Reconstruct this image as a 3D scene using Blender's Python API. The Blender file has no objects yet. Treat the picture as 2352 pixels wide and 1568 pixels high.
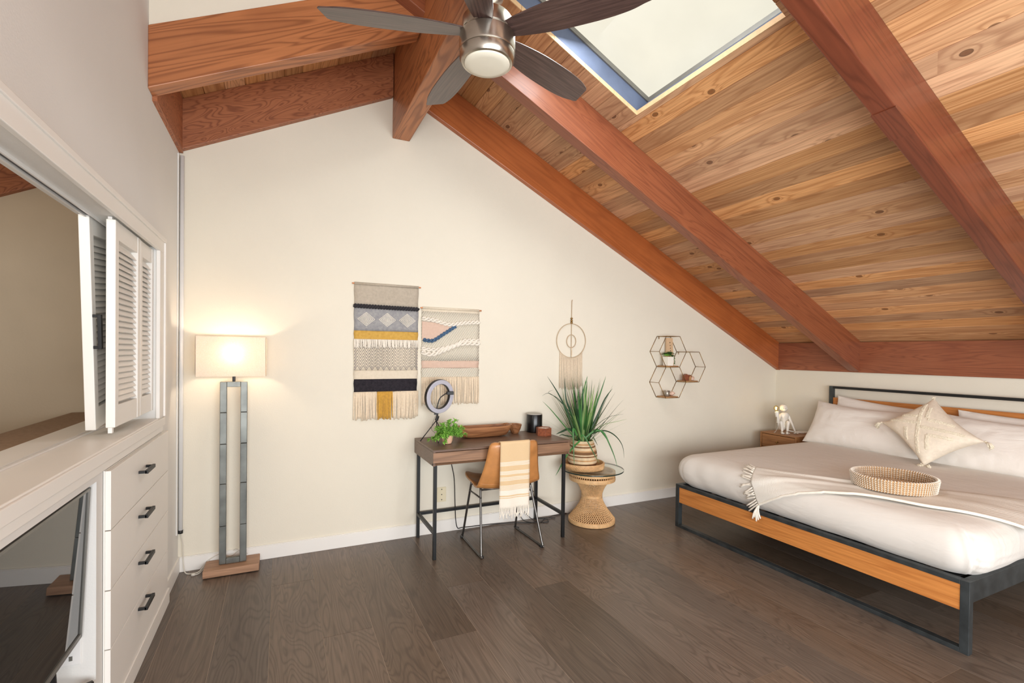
import bpy, bmesh, math, random
from mathutils import Vector, Matrix, noise as mnoise
PI = math.pi
R = math.radians
scene = bpy.context.scene
COL = scene.collection
random.seed(7)

# ------------------------------------------------------------------ camera
def basis(yaw, pitch, roll):
    cy, s = math.cos(yaw), math.sin(yaw)
    cp, sp = math.cos(pitch), math.sin(pitch)
    F = Vector((s*cp, cy*cp, sp)); r = Vector((cy, -s, 0)); u = r.cross(F)
    c, t = math.cos(roll), math.sin(roll)
    return (r*c+u*t, u*c-r*t, F)
rt, up, fw = basis(.4438, -.0107, .0121)
cam_d = bpy.data.cameras.new('camera')
cam = bpy.data.objects.new('camera', cam_d); COL.objects.link(cam)
cam_d.sensor_fit = 'HORIZONTAL'; cam_d.sensor_width = 36.0
cam_d.lens = 36.0*1113.8/2352
cam_d.shift_y = 38.13/2352
cam_d.clip_start = .02
m = Matrix.Identity(4)
for i in range(3):
    m[i][0] = rt[i]; m[i][1] = up[i]; m[i][2] = -fw[i]
m[2][3] = 1.45
cam.matrix_world = m
scene.camera = cam

# ------------------------------------------------------------------ light and exposure
vs = scene.view_settings
scene.display_settings.display_device = 'sRGB'
vs.view_transform = 'Standard'; vs.look = 'None'; vs.gamma = 1.0; vs.exposure = 0.68
vs.use_curve_mapping = False
w = bpy.data.worlds.new('daylight'); scene.world = w; w.use_nodes = True
bg = w.node_tree.nodes['Background']
bg.inputs['Color'].default_value = (.80, .88, 1.0, 1); bg.inputs['Strength'].default_value = 1.0

def area(name, loc, target, sx, sy, power, color):
    l = bpy.data.lights.new(name, 'AREA'); l.shape = 'RECTANGLE'; l.size = sx; l.size_y = sy
    l.energy = power; l.color = color
    o = bpy.data.objects.new(name, l); COL.objects.link(o); o.location = loc
    d = Vector(target)-Vector(loc)
    o.rotation_euler = d.to_track_quat('-Z', 'Y').to_euler()
    return o
# daylight coming in through the wide glazing in the wall behind the camera
area('window_daylight', (1.30, -2.28, 1.25), (1.3, 3.0, 1.8), 2.9, 1.7, 100, (.96, .985, 1.0))
# second window, in the left wall behind the camera
area('side_window_daylight', (-.58, -1.30, 1.15), (3.2, .9, 1.6), 1.5, 1.35, 74, (.97, .985, 1.0))
# daylight under the skylight shaft
area('skylight_daylight', (1.75, 2.09, 3.45), (2.0, 2.0, 0), .8, .8, 22, (.95, .98, 1.0))
# unseen fill lamp added to brighten the loft behind the closet opening
area('loft_fill', (-1.35, 1.2, 1.9), (-1.3, 3.7, 1.6), .5, .5, 6.5, (1.0, .95, .86))

# ------------------------------------------------------------------ node helpers
class NT:
    def __init__(s, name):
        s.m = bpy.data.materials.new(name); s.m.use_nodes = True
        s.t = s.m.node_tree; s.N = s.t.nodes; s.L = s.t.links
        s.b = s.N['Principled BSDF']
    def n(s, typ, **kw):
        o = s.N.new(typ)
        for k, v in kw.items():
            setattr(o, k, v)
        return o
    def link(s, a, b): s.L.new(a, b)
    def val(s, sock, v):
        if hasattr(v, 'is_linked') or isinstance(v, bpy.types.NodeSocket): s.L.new(v, sock)
        else: sock.default_value = v
    def math(s, op, a, b=0.0, c=None):
        o = s.n('ShaderNodeMath', operation=op)
        s.val(o.inputs[0], a); s.val(o.inputs[1], b)
        if c is not None: s.val(o.inputs[2], c)
        return o.outputs[0]
    def vmath(s, op, a, b):
        o = s.n('ShaderNodeVectorMath', operation=op)
        s.val(o.inputs[0], a); s.val(o.inputs[1], b)
        return o.outputs[0]
    def noise(s, vec, scale, detail=2.0, rough=.5, dist=0.0):
        o = s.n('ShaderNodeTexNoise'); s.val(o.inputs['Vector'], vec)
        o.inputs['Scale'].default_value = scale; o.inputs['Detail'].default_value = detail
        o.inputs['Roughness'].default_value = rough; o.inputs['Distortion'].default_value = dist
        return o.outputs['Fac']
    def ramp(s, fac, stops, interp='LINEAR'):
        o = s.n('ShaderNodeValToRGB'); s.val(o.inputs[0], fac)
        cr = o.color_ramp; cr.interpolation = interp
        while len(cr.elements) < len(stops): cr.elements.new(.5)
        for e, (p, c) in zip(cr.elements, stops):
            e.position = p; e.color = c if len(c) == 4 else (*c, 1)
        return o.outputs[0]
    def mix(s, fac, a, b, blend='MIX'):
        o = s.n('ShaderNodeMix', data_type='RGBA', blend_type=blend)
        s.val(o.inputs[0], fac); s.val(o.inputs[6], a); s.val(o.inputs[7], b)
        return o.outputs[2]
    def bump(s, h, strength, dist=.01):
        o = s.n('ShaderNodeBump'); o.inputs['Strength'].default_value = strength
        o.inputs['Distance'].default_value = dist; s.L.new(h, o.inputs['Height'])
        s.L.new(o.outputs[0], s.b.inputs['Normal'])
    def mapping(s, vec, scale=(1, 1, 1), rot=(0, 0, 0)):
        o = s.n('ShaderNodeMapping'); s.val(o.inputs['Vector'], vec)
        o.inputs['Scale'].default_value = scale; o.inputs['Rotation'].default_value = rot
        return o.outputs[0]

def c4(c): return (c[0], c[1], c[2], 1)
def srgb(r, g, b):
    f = lambda v: ((v/255+.055)/1.055)**2.4 if v/255 > .04045 else v/255/12.92
    return (f(r), f(g), f(b))

def plain(name, col, rough=.6, metal=0.0, var=.04, nscale=20, bump=0.0, bscale=200, sheen=0, spec=None, coat=0):
    t = NT(name)
    tc = t.n('ShaderNodeTexCoord').outputs['Object']
    nz = t.noise(tc, nscale, 3)
    a = [max(0, c*(1-var)) for c in col]; b = [min(1, c*(1+var)) for c in col]
    t.val(t.b.inputs['Base Color'], t.ramp(nz, [(.3, a), (.7, b)]))
    t.b.inputs['Roughness'].default_value = rough; t.b.inputs['Metallic'].default_value = metal
    if sheen: t.b.inputs['Sheen Weight'].default_value = sheen
    if spec is not None: t.b.inputs['Specular IOR Level'].default_value = spec
    if coat: t.b.inputs['Coat Weight'].default_value = coat; t.b.inputs['Coat Roughness'].default_value = .08
    if bump: t.bump(t.noise(tc, bscale, 2), bump, .002)
    return t.m

def wood(name, light, dark, ax=0, rings=14, fig=(.8, 6.0), line=.5, knots=0.0, rough=.5, var=.12, fine=.25, fibre=60, hue=.0, bump=.15, coat=0, blot=None, distort=1.2):
    """flat-sawn wood: contour rings of a stretched noise, fine fibres, knots; every object gets its own offset and tone"""
    t = NT(name)
    tc = t.n('ShaderNodeTexCoord').outputs['Object']
    oi = t.n('ShaderNodeObjectInfo').outputs['Random']
    comb = t.n('ShaderNodeCombineXYZ')
    t.val(comb.inputs[0], t.math('MULTIPLY', oi, 37.0)); t.val(comb.inputs[1], t.math('MULTIPLY', oi, 91.0)); t.val(comb.inputs[2], t.math('MULTIPLY', oi, 53.0))
    p = t.vmath('ADD', tc, comb.outputs[0])
    sc = [fig[1]]*3; sc[ax] = fig[0]
    q = t.mapping(p, tuple(sc))
    n1 = t.noise(q, 1.0, 1.5, .45, distort)
    if knots:
        ks = [3.4]*3; ks[ax] = 2.2
        v = t.n('ShaderNodeTexVoronoi'); t.val(v.inputs['Vector'], t.mapping(p, tuple(ks))); v.inputs['Scale'].default_value = 1.0; v.voronoi_dimensions = '2D'
        v.inputs['Randomness'].default_value = 1.0
        dist = v.outputs['Distance']
        sepc = t.n('ShaderNodeSeparateColor'); t.link(v.outputs['Color'], sepc.inputs[0])
        has = t.math('GREATER_THAN', sepc.outputs[0], 1.0-knots)
        halo = t.math('MULTIPLY', has, t.math('POWER', 2.718, t.math('MULTIPLY', dist, -9.0)))
        n1 = t.math('ADD', n1, t.math('MULTIPLY', halo, .35))
    ph = t.math('MULTIPLY', n1, rings*6.283)
    sn = t.math('SINE', ph)
    ln = t.math('POWER', t.math('MULTIPLY_ADD', sn, .5, .5), 3.0)
    fs = [fibre]*3; fs[ax] = fibre/28.0
    fib = t.noise(t.mapping(p, tuple(fs)), 1.0, 3, .6)
    soft = [3.0]*3; soft[ax] = .5
    tone = t.noise(t.mapping(p, tuple(soft)), 1.0, 2)
    base = t.mix(t.ramp(tone, [(.3, (0, 0, 0)), (.7, (1, 1, 1))]), c4([l*.80+d*.2 for l, d in zip(light, dark)]), c4(light))
    col = t.mix(t.math('MULTIPLY', ln, line), base, c4(dark))
    col = t.mix(t.math('MULTIPLY', t.ramp(fib, [(.42, (1, 1, 1)), (.62, (0, 0, 0))]), fine), col, c4([d*.75 for d in dark]))
    if knots:
        core = t.math('MULTIPLY', has, t.math('LESS_THAN', dist, .036))
        ringk = t.math('MULTIPLY', has, t.math('LESS_THAN', dist, .056))
        col = t.mix(t.math('MULTIPLY', ringk, .75), col, c4([d*.32 for d in dark]))
        col = t.mix(t.math('MULTIPLY', core, .6), col, c4([d*.7 for d in dark]))
    if blot:
        bn = t.noise(t.vmath('ADD', tc, comb.outputs[0]), blot[0], 4, .6)
        col = t.mix(t.math('MULTIPLY', t.ramp(bn, [(.52, (0, 0, 0)), (.66, (1, 1, 1))]), blot[1]), col, c4(blot[2]))
    hs = t.n('ShaderNodeHueSaturation')
    r2 = t.math('FRACT', t.math('MULTIPLY', oi, 17.3))
    t.val(hs.inputs['Value'], t.math('MULTIPLY_ADD', oi, 2*var, 1-var))
    t.val(hs.inputs['Saturation'], t.math('MULTIPLY_ADD', r2, 2*hue, 1-hue))
    t.link(col, hs.inputs['Color'])
    t.link(hs.outputs[0], t.b.inputs['Base Color'])
    t.b.inputs['Roughness'].default_value = rough
    if coat: t.b.inputs['Coat Weight'].default_value = coat; t.b.inputs['Coat Roughness'].default_value = .15
    t.bump(t.math('ADD', t.math('MULTIPLY', ln, -.5), fib), bump, .001)
    return t.m

def weave_mat(name, a, b, sx=300, sz=300, rough=.9, ang=0, contrast=1.0, bump=.5):
    """woven cloth: crossed thread waves in the object's own coordinates"""
    t = NT(name)
    tc = t.n('ShaderNodeTexCoord').outputs['Object']
    q = t.mapping(tc, (1, 1, 1), (0, ang, 0))
    sp = t.n('ShaderNodeSeparateXYZ'); t.link(q, sp.inputs[0])
    u = t.math('SINE', t.math('MULTIPLY', t.math('ADD', sp.outputs[0], sp.outputs[1]), sx))
    v = t.math('SINE', t.math('MULTIPLY', sp.outputs[2], sz))
    h = t.math('MULTIPLY_ADD', t.math('MULTIPLY', u, v), .5, .5)
    nz = t.noise(tc, 60, 3)
    f = t.math('ADD', t.math('MULTIPLY', h, contrast), t.math('MULTIPLY', t.math('SUBTRACT', nz, .5), .8))
    t.val(t.b.inputs['Base Color'], t.ramp(f, [(.15, a), (.75, b)]))
    t.b.inputs['Roughness'].default_value = rough; t.b.inputs['Specular IOR Level'].default_value = .1
    t.bump(h, bump, .002)
    return t.m

M = {}
M['wall'] = plain('wall_paint', srgb(231, 224, 207), .85, var=.012, nscale=3, bump=.35, bscale=130)
M['wall_left'] = plain('wall_paint_left', srgb(228, 227, 223), .85, var=.012, nscale=3, bump=.25, bscale=130)
M['white'] = plain('white_paint', srgb(239, 236, 230), .42, var=.01, nscale=4)
M['white_gloss'] = plain('white_plastic', srgb(235, 234, 232), .3, var=.01)
M['loft_wall'] = plain('loft_plaster', srgb(208, 192, 168), .9, var=.05, nscale=2.5, bump=.3, bscale=90)
M['carpet'] = plain('loft_carpet', srgb(160, 135, 112), .95, var=.12, nscale=60, bump=.6, bscale=250)
M['black'] = plain('black_steel', srgb(32, 33, 34), .42, .3, var=.2, nscale=9)
M['black_plastic'] = plain('black_plastic', (.012, .012, .013), .35, var=.1)
M['bedsteel'] = plain('bed_steel', srgb(66, 71, 73), .42, .55, var=.3, nscale=14)
M['gunmetal'] = plain('gunmetal', srgb(110, 112, 108), .38, .75, var=.3, nscale=9)
M['chairsteel'] = plain('chair_steel', srgb(105, 103, 100), .3, .85, var=.15)
M['nickel'] = plain('brushed_nickel', srgb(190, 184, 174), .27, 1.0, var=.05, nscale=30)
M['chrome'] = plain('bright_metal', srgb(215, 213, 210), .12, 1.0, var=.02)
M['brass'] = plain('brass_wire', srgb(150, 118, 66), .38, .75, var=.15)
M['screen'] = plain('screen_glass', (.006, .007, .008), .015, var=.1, spec=.75)
M['greyplas'] = plain('grey_bezel', srgb(120, 118, 112), .35, .4, var=.05)
M['cream'] = plain('outlet_plastic', srgb(226, 214, 182), .4, var=.01)
M['beam'] = wood('beam_fir', srgb(154, 90, 58), srgb(96, 46, 28), rings=13, fig=(.5, 6.5), line=.42, rough=.42, var=.10, fine=.16, bump=.1, coat=.15, blot=(1.3, .35, srgb(120, 60, 38)), distort=1.6)
M['beam_fig'] = wood('beam_plywood', srgb(178, 112, 74), srgb(112, 60, 38), rings=15, fig=(2.0, 10.0), line=.65, rough=.5, var=.06, fine=.12, bump=.1, distort=1.5)
M['beam_gold'] = wood('beam_golden_fir', srgb(186, 106, 56), srgb(124, 60, 28), rings=8, fig=(.35, 6.0), line=.3, rough=.4, var=.05, fine=.14, bump=.08, coat=.2, blot=(1.1, .3, srgb(120, 55, 22)))
M['beam_left'] = wood('beam_brown_fir', srgb(190, 122, 76), srgb(112, 60, 34), rings=12, fig=(.5, 5.5), line=.6, rough=.45, var=.06, fine=.16, bump=.1, coat=.1, blot=(1.1, .45, srgb(128, 68, 42)), distort=1.8)
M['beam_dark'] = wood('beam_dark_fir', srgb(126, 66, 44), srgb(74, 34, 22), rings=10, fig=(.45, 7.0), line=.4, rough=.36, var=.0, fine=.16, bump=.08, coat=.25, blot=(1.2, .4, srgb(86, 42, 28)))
M['ceil'] = wood('ceiling_cedar', srgb(220, 172, 126), srgb(158, 102, 62), rings=10, fig=(.45, 7.5), line=.5, knots=.65, rough=.5, var=.25, fine=.30, fibre=70, hue=.10, bump=.15)
M['ceil_end'] = plain('cut_plank_end', srgb(206, 172, 130), .7, var=.08, nscale=40)
M['floor'] = wood('floor_oak', srgb(116, 101, 88), srgb(70, 58, 49), rings=24, fig=(.7, 5.0), line=.5, rough=.34, var=.20, fine=.28, fibre=90, hue=.14, bump=.12, blot=(2.2, .25, srgb(84, 72, 63)), distort=1.3)
M['floor_gap'] = plain('floor_joint', srgb(168, 152, 134), .8)
M['walnut'] = wood('walnut_veneer', srgb(124, 97, 79), srgb(76, 57, 46), rings=5, fig=(.9, 9.0), line=.35, rough=.38, var=.03, fine=.4, fibre=90)
M['walnut_lit'] = wood('walnut_lit_front', srgb(158, 121, 92), srgb(98, 70, 51), rings=4, fig=(.8, 11.0), line=.5, rough=.45, var=.03, fine=.35, fibre=90)  # lighter walnut copy, light on the desk front put into its colour
M['blade'] = wood('fan_blade_wood', srgb(98, 76, 70), srgb(54, 40, 38), rings=5, fig=(1.0, 14.0), line=.4, rough=.28, var=.03, fine=.5, fibre=110, coat=.3)
M['bedwood'] = wood('bed_pine', srgb(214, 142, 74), srgb(172, 100, 44), ax=1, rings=9, fig=(.5, 12.0), line=.5, rough=.45, var=.03, fine=.3, fibre=80)
M['nswood'] = wood('nightstand_wood', srgb(176, 124, 78), srgb(122, 78, 44), ax=1, rings=6, fig=(.8, 12.0), line=.4, rough=.45, var=.02, fine=.3)
M['basewood'] = wood('lamp_base_wood', srgb(190, 148, 116), srgb(134, 98, 72), rings=5, fig=(.9, 12.0), line=.4, rough=.5, var=.02, fine=.35)
M['acacia'] = wood('acacia_wood', srgb(180, 126, 84), srgb(112, 68, 40), rings=5, fig=(1.4, 13.0), line=.6, rough=.42, var=.03, fine=.3)
M['redwood'] = wood('candle_box_wood', srgb(150, 84, 54), srgb(92, 44, 26), rings=5, fig=(3.0, 20.0), line=.5, rough=.4, var=.03)
M['shelfwood'] = wood('shelf_wood', srgb(192, 146, 100), srgb(130, 86, 50), rings=4, fig=(2, 20), line=.4, rough=.6, var=.05)
M['leather'] = plain('tan_leather', srgb(192, 132, 76), .34, var=.16, nscale=12, bump=.2, bscale=160, coat=.15)
M['sheet'] = plain('white_cotton', srgb(230, 225, 217), .9, var=.01, nscale=5, bump=.12, bscale=18, sheen=.1, spec=.15)
M['pillow'] = plain('pillow_cotton', srgb(240, 233, 224), .9, var=.01, nscale=5, bump=.15, bscale=14, sheen=.1, spec=.15)
def cloth_wrinkle(name, col, strength=.5):
    t = NT(name)
    tc = t.n('ShaderNodeTexCoord').outputs['Object']
    n1 = t.noise(t.mapping(tc, (6, 2.2, 5), (.3, .4, .5)), 1.0, 4, .55, 1.2)
    r1 = t.math('ABSOLUTE', t.math('SUBTRACT', n1, .5))
    n2 = t.noise(tc, 240, 2)
    t.b.inputs['Base Color'].default_value = c4(col); t.b.inputs['Roughness'].default_value = .92
    t.b.inputs['Specular IOR Level'].default_value = .15; t.b.inputs['Sheen Weight'].default_value = .1
    t.bump(t.math('ADD', t.math('MULTIPLY', r1, 6.0), t.math('MULTIPLY', n2, .05)), strength, .012)
    return t.m
M['pillow'] = cloth_wrinkle('pillow_cotton_wrinkled', srgb(238, 232, 224), .22)
M['sheet'] = cloth_wrinkle('white_cotton_sheet', srgb(222, 216, 208), .14)
M['leaf'] = plain('grass_blade', srgb(58, 112, 52), .45, var=.35, nscale=9)
M['leaf2'] = plain('leaf_green', srgb(138, 190, 82), .5, var=.35, nscale=40)
M['leaf3'] = plain('succulent_green', srgb(74, 104, 54), .5, var=.35, nscale=50)
M['rattan'] = plain('rattan_cane', srgb(216, 174, 124), .5, var=.14, nscale=40)
M['terra'] = plain('pink_clay', srgb(226, 184, 154), .7, var=.03)
M['ceramic'] = plain('white_ceramic', srgb(240, 234, 222), .35, var=.01)
M['wire_white'] = plain('white_cord', srgb(214, 208, 196), .5)
M['cord'] = plain('jute_cord', srgb(196, 172, 140), .85)
M['yarn'] = plain('cream_yarn', srgb(232, 214, 188), .95, var=.08, nscale=70, sheen=.2)
M['yarn_gold'] = plain('gold_yarn', srgb(206, 158, 66), .95, var=.12, nscale=70, sheen=.2)
M['yarn_black'] = plain('black_yarn', srgb(38, 35, 40), .95, var=.3, nscale=90, sheen=.2)
M['yarn_white'] = plain('white_yarn', srgb(238, 230, 216), .95, var=.05, nscale=60, sheen=.2)
M['yarn_blue'] = plain('blue_yarn', srgb(74, 102, 132), .95, var=.15, nscale=60)
M['copper'] = plain('copper_rod', srgb(200, 130, 84), .35, .7)
M['stone'] = plain('pink_crystal', srgb(222, 190, 170), .3, var=.12, nscale=60)
M['seagrass'] = plain('seagrass_coil', srgb(192, 156, 116), .85, var=.15, nscale=60)
M['tin'] = plain('pewter_cup', srgb(160, 152, 140), .35, .7, var=.15, nscale=60)
M['wax'] = plain('candle_wax', srgb(238, 226, 210), .5)

def emis(name, col, strength, base=None):
    t = NT(name)
    tc = t.n('ShaderNodeTexCoord').outputs['Object']
    nz = t.noise(tc, 4, 4)
    cc = t.ramp(nz, [(.3, [c*.94 for c in col]), (.7, col)])
    t.link(cc, t.b.inputs['Emission Color']); t.b.inputs['Emission Strength'].default_value = strength
    t.b.inputs['Base Color'].default_value = c4(base or col); t.b.inputs['Roughness'].default_value = .4
    return t.m
M['skypane'] = emis('skylight_acrylic', srgb(230, 225, 206), .70, (.05, .05, .05))
M['filament'] = emis('bulb_filament', (1.0, .70, .25), 6.0)
M['halo_ring'] = plain('diffuser_acrylic', srgb(188, 188, 200), .35, var=.01)
def thin_glass(name, tint, refl=1.0):
    t = NT(name)
    tr = t.n('ShaderNodeBsdfTransparent'); tr.inputs[0].default_value = c4(tint)
    gl = t.n('ShaderNodeBsdfGlossy'); gl.inputs['Roughness'].default_value = .02
    fr = t.n('ShaderNodeLayerWeight'); fr.inputs[0].default_value = .5; fac_ = t.math('MULTIPLY_ADD', t.math('POWER', fr.outputs['Facing'], 4.0), .55, .035)
    mx = t.n('ShaderNodeMixShader'); t.link(t.math('MULTIPLY', fac_, refl), mx.inputs[0])
    t.link(tr.outputs[0], mx.inputs[1]); t.link(gl.outputs[0], mx.inputs[2]); t.link(mx.outputs[0], t.N['Material Output'].inputs[0])
    return t.m
def glass_mat(name, tint=(1, 1, 1), rough=0.0, alpha=None):
    t = NT(name)
    t.b.inputs['Base Color'].default_value = c4(tint); t.b.inputs['Roughness'].default_value = rough
    t.b.inputs['Transmission Weight'].default_value = 1.0; t.b.inputs['IOR'].default_value = 1.45
    return t.m
M['glass'] = thin_glass('table_glass', (.95, .975, .96))
M['amber'] = thin_glass('bulb_glass', (1.0, .90, .68))
M['glass_edge'] = plain('glass_edge', srgb(30, 50, 45), .15)
def shade_mat():
    t = NT('lamp_shade_linen')
    tc = t.n('ShaderNodeTexCoord').outputs['Object']
    nz = t.noise(t.mapping(tc, (1, 1, 1)), 240, 3)
    col = t.ramp(nz, [(.3, srgb(243, 234, 222)), (.7, srgb(252, 247, 240))])
    d = t.n('ShaderNodeBsdfDiffuse'); tr = t.n('ShaderNodeBsdfTranslucent'); mx = t.n('ShaderNodeMixShader')
    t.link(col, d.inputs[0]); t.link(col, tr.inputs[0]); mx.inputs[0].default_value = .5
    t.link(d.outputs[0], mx.inputs[1]); t.link(tr.outputs[0], mx.inputs[2])
    t.link(mx.outputs[0], t.N['Material Output'].inputs[0])
    return t.m
M['shade'] = shade_mat()
def knit_mat():
    t = NT('waffle_knit')
    tc = t.n('ShaderNodeTexCoord').outputs['UV']
    sp = t.n('ShaderNodeSeparateXYZ'); t.link(tc, sp.inputs[0])
    u = t.math('SINE', t.math('MULTIPLY', sp.outputs[0], 6.283*240)); v = t.math('SINE', t.math('MULTIPLY', sp.outputs[1], 6.283*52))
    h = t.math('MULTIPLY_ADD', t.math('ADD', u, t.math('MULTIPLY', v, .5)), .33, .5)
    t.val(t.b.inputs['Base Color'], t.ramp(h, [(.1, srgb(222, 214, 202)), (.7, srgb(238, 233, 224))]))
    t.b.inputs['Roughness'].default_value = .95; t.b.inputs['Specular IOR Level'].default_value = .1
    t.bump(h, .5, .003)
    return t.m
M['knit'] = knit_mat()
# ------------------------------------------------------------------ mesh helpers
def link(o, parent=None):
    COL.objects.link(o)
    if parent is not None: o.parent = parent
    return o
class MB:
    """collects shapes; build() links them as ONE mesh object"""
    def __init__(s, off=(0, 0, 0)):
        s.v = []; s.f = []; s.off = Vector(off); s.uv = None
    def add(s, vs_, fs):
        k = len(s.v); s.v += [Vector(p) for p in vs_]; s.f += [tuple(i+k for i in f) for f in fs]; return s
    def box(s, x0, x1, y0, y1, z0, z1):
        vs_ = [(x, y, z) for x in (x0, x1) for y in (y0, y1) for z in (z0, z1)]
        return s.add(vs_, [(0, 1, 3, 2), (4, 6, 7, 5), (0, 4, 5, 1), (2, 3, 7, 6), (0, 2, 6, 4), (1, 5, 7, 3)])
    def hexa(s, p):
        """8 corners: 4 bottom loop, 4 top loop"""
        return s.add(p, [(3, 2, 1, 0), (4, 5, 6, 7), (0, 1, 5, 4), (1, 2, 6, 5), (2, 3, 7, 6), (3, 0, 4, 7)])
    def bar(s, a, b, w, h, upv=(0, 0, 1)):
        a = Vector(a); b = Vector(b); d = (b-a).normalized(); upv = Vector(upv)
        if abs(d.dot(upv)) > .98: upv = Vector((1, 0, 0))
        r = d.cross(upv).normalized(); u = r.cross(d)
        P = []
        for e in (a, b):
            P += [e-r*w/2-u*h/2, e+r*w/2-u*h/2, e+r*w/2+u*h/2, e-r*w/2+u*h/2]
        return s.hexa(P)
    def prism(s, poly, ax, lo, hi):
        """poly: list of 2D points in the plane normal to ax"""
        def mk(p, t):
            q = list(p); q.insert(ax, t); return q
        n = len(poly)
        vs_ = [mk(p, lo) for p in poly]+[mk(p, hi) for p in poly]
        fs = [tuple(range(n)), tuple(range(2*n-1, n-1, -1))]+[(i, i+n, (i+1) % n+n, (i+1) % n) for i in range(n)]
        return s.add(vs_, fs)
    def tube(s, pts, r, seg=8, closed=False, cap=True, taper=None):
        pts = [Vector(p) for p in pts]; n = len(pts)
        rings = []; prev = None
        for i, p in enumerate(pts):
            if closed: d = pts[(i+1) % n]-pts[i-1]
            else: d = pts[min(i+1, n-1)]-pts[max(i-1, 0)]
            if d.length < 1e-9: d = Vector((0, 0, 1))
            d.normalize()
            if prev is None:
                prev = d.orthogonal().normalized()
            prev = (prev-d*prev.dot(d))
            if prev.length < 1e-6: prev = d.orthogonal()
            prev.normalize(); b = d.cross(prev)
            rr = r if taper is None else r*taper[i]
            rings.append([p+(prev*math.cos(2*PI*k/seg)+b*math.sin(2*PI*k/seg))*rr for k in range(seg)])
        k0 = len(s.v)
        for g in rings: s.v += g
        m_ = n if closed else n-1
        for i in range(m_):
            a = k0+i*seg; b2 = k0+((i+1) % n)*seg
            for k in range(seg):
                s.f.append((a+k, a+(k+1) % seg, b2+(k+1) % seg, b2+k))
        if cap and not closed:
            s.f.append(tuple(k0+k for k in range(seg-1, -1, -1)))
            s.f.append(tuple(k0+(n-1)*seg+k for k in range(seg)))
        return s
    def lathe(s, prof, c=(0, 0, 0), seg=32, sx=1, sy=1):
        c = Vector(c); k0 = len(s.v); n = len(prof)
        for r_, z in prof:
            for k in range(seg):
                a = 2*PI*k/seg; s.v.append(c+Vector((r_*math.cos(a)*sx, r_*math.sin(a)*sy, z)))
        for i in range(n-1):
            for k in range(seg):
                a = k0+i*seg; b = a+seg
                s.f.append((a+k, a+(k+1) % seg, b+(k+1) % seg, b+k))
        s.f.append(tuple(k0+k for k in range(seg-1, -1, -1)))
        s.f.append(tuple(k0+(n-1)*seg+k for k in range(seg)))
        return s
    def sphere(s, c, r, seg=12, rings=8, sc=(1, 1, 1)):
        prof = [(max(1e-4, math.sin(PI*i/rings)), -math.cos(PI*i/rings)) for i in range(rings+1)]
        k0 = len(s.v)
        s.lathe(prof, (0, 0, 0), seg)
        for i in range(k0, len(s.v)):
            p = s.v[i]; s.v[i] = Vector(c)+Vector((p.x*r*sc[0], p.y*r*sc[1], p.z*r*sc[2]))
        return s
    def grid(s, fn, nu, nv, uv=False):
        k0 = len(s.v)
        if uv and s.uv is None: s.uv = {}
        for i in range(nu+1):
            for j in range(nv+1):
                s.v.append(Vector(fn(i/nu, j/nv)))
                if uv: s.uv[len(s.v)-1] = (i/nu, j/nv)
        for i in range(nu):
            for j in range(nv):
                a = k0+i*(nv+1)+j
                s.f.append((a, a+nv+1, a+nv+2, a+1))
        return s
    def build(s, name, mat, parent=None, smooth=False, bevel=0, segs=2, solid=0, subsurf=0, base=None, mats=None, auto=None):
        me = bpy.data.meshes.new(name)
        off = Vector(base) if base is not None else s.off
        me.from_pydata([v-off for v in s.v], [], s.f)
        if isinstance(mat, str): mat = M[mat]
        me.materials.append(mat)
        if s.uv:
            ul = me.uv_layers.new(name='UVMap')
            for lp in me.loops: ul.data[lp.index].uv = s.uv.get(lp.vertex_index, (0, 0))
        bm = bmesh.new(); bm.from_mesh(me); bmesh.ops.recalc_face_normals(bm, faces=bm.faces); bm.to_mesh(me); bm.free()
        if smooth:
            me.polygons.foreach_set('use_smooth', [True]*len(me.polygons))
            if auto:
                try: me.set_sharp_from_angle(angle=R(auto))
                except Exception: pass
        o = bpy.data.objects.new(name, me); link(o, parent)
        if parent is None: o.location = off
        if bevel:
            b = o.modifiers.new('bevel', 'BEVEL'); b.width = bevel; b.segments = segs; b.limit_method = 'ANGLE'; b.angle_limit = R(40)
        if solid:
            b = o.modifiers.new('solid', 'SOLIDIFY'); b.thickness = solid; b.offset = 0
        if subsurf:
            b = o.modifiers.new('sub', 'SUBSURF'); b.levels = subsurf; b.render_levels = subsurf
        return o
def tag(o, label=None, cat=None, group=None, kind=None):
    if label: o['label'] = label
    if cat: o['category'] = cat
    if group: o['group'] = group
    if kind: o['kind'] = kind
    return o
def thing(name, label, cat, loc=(0, 0, 0), rotz=0, group=None):
    o = bpy.data.objects.new(name, None); COL.objects.link(o)
    o.empty_display_size = .1; o.location = loc; o.rotation_euler = (0, 0, rotz)
    return tag(o, label, cat, group)
def structure(o): o['kind'] = 'structure'; return o
def smoothpath(pts, n=8, closed=False):
    """Catmull-Rom through the points"""
    pts = [Vector(p) for p in pts]; out = []; N_ = len(pts)
    rng = range(N_) if closed else range(N_-1)
    for i in rng:
        if closed: p0, p1, p2, p3 = pts[i-1], pts[i], pts[(i+1) % N_], pts[(i+2) % N_]
        else: p0, p1, p2, p3 = pts[max(i-1, 0)], pts[i], pts[i+1], pts[min(i+2, N_-1)]
        for k in range(n):
            t = k/n
            out.append(.5*((2*p1)+(p2-p0)*t+(2*p0-5*p1+4*p2-p3)*t*t+(3*p1-p0-3*p2+p3)*t**3))
    if not closed: out.append(pts[-1])
    return out
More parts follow.
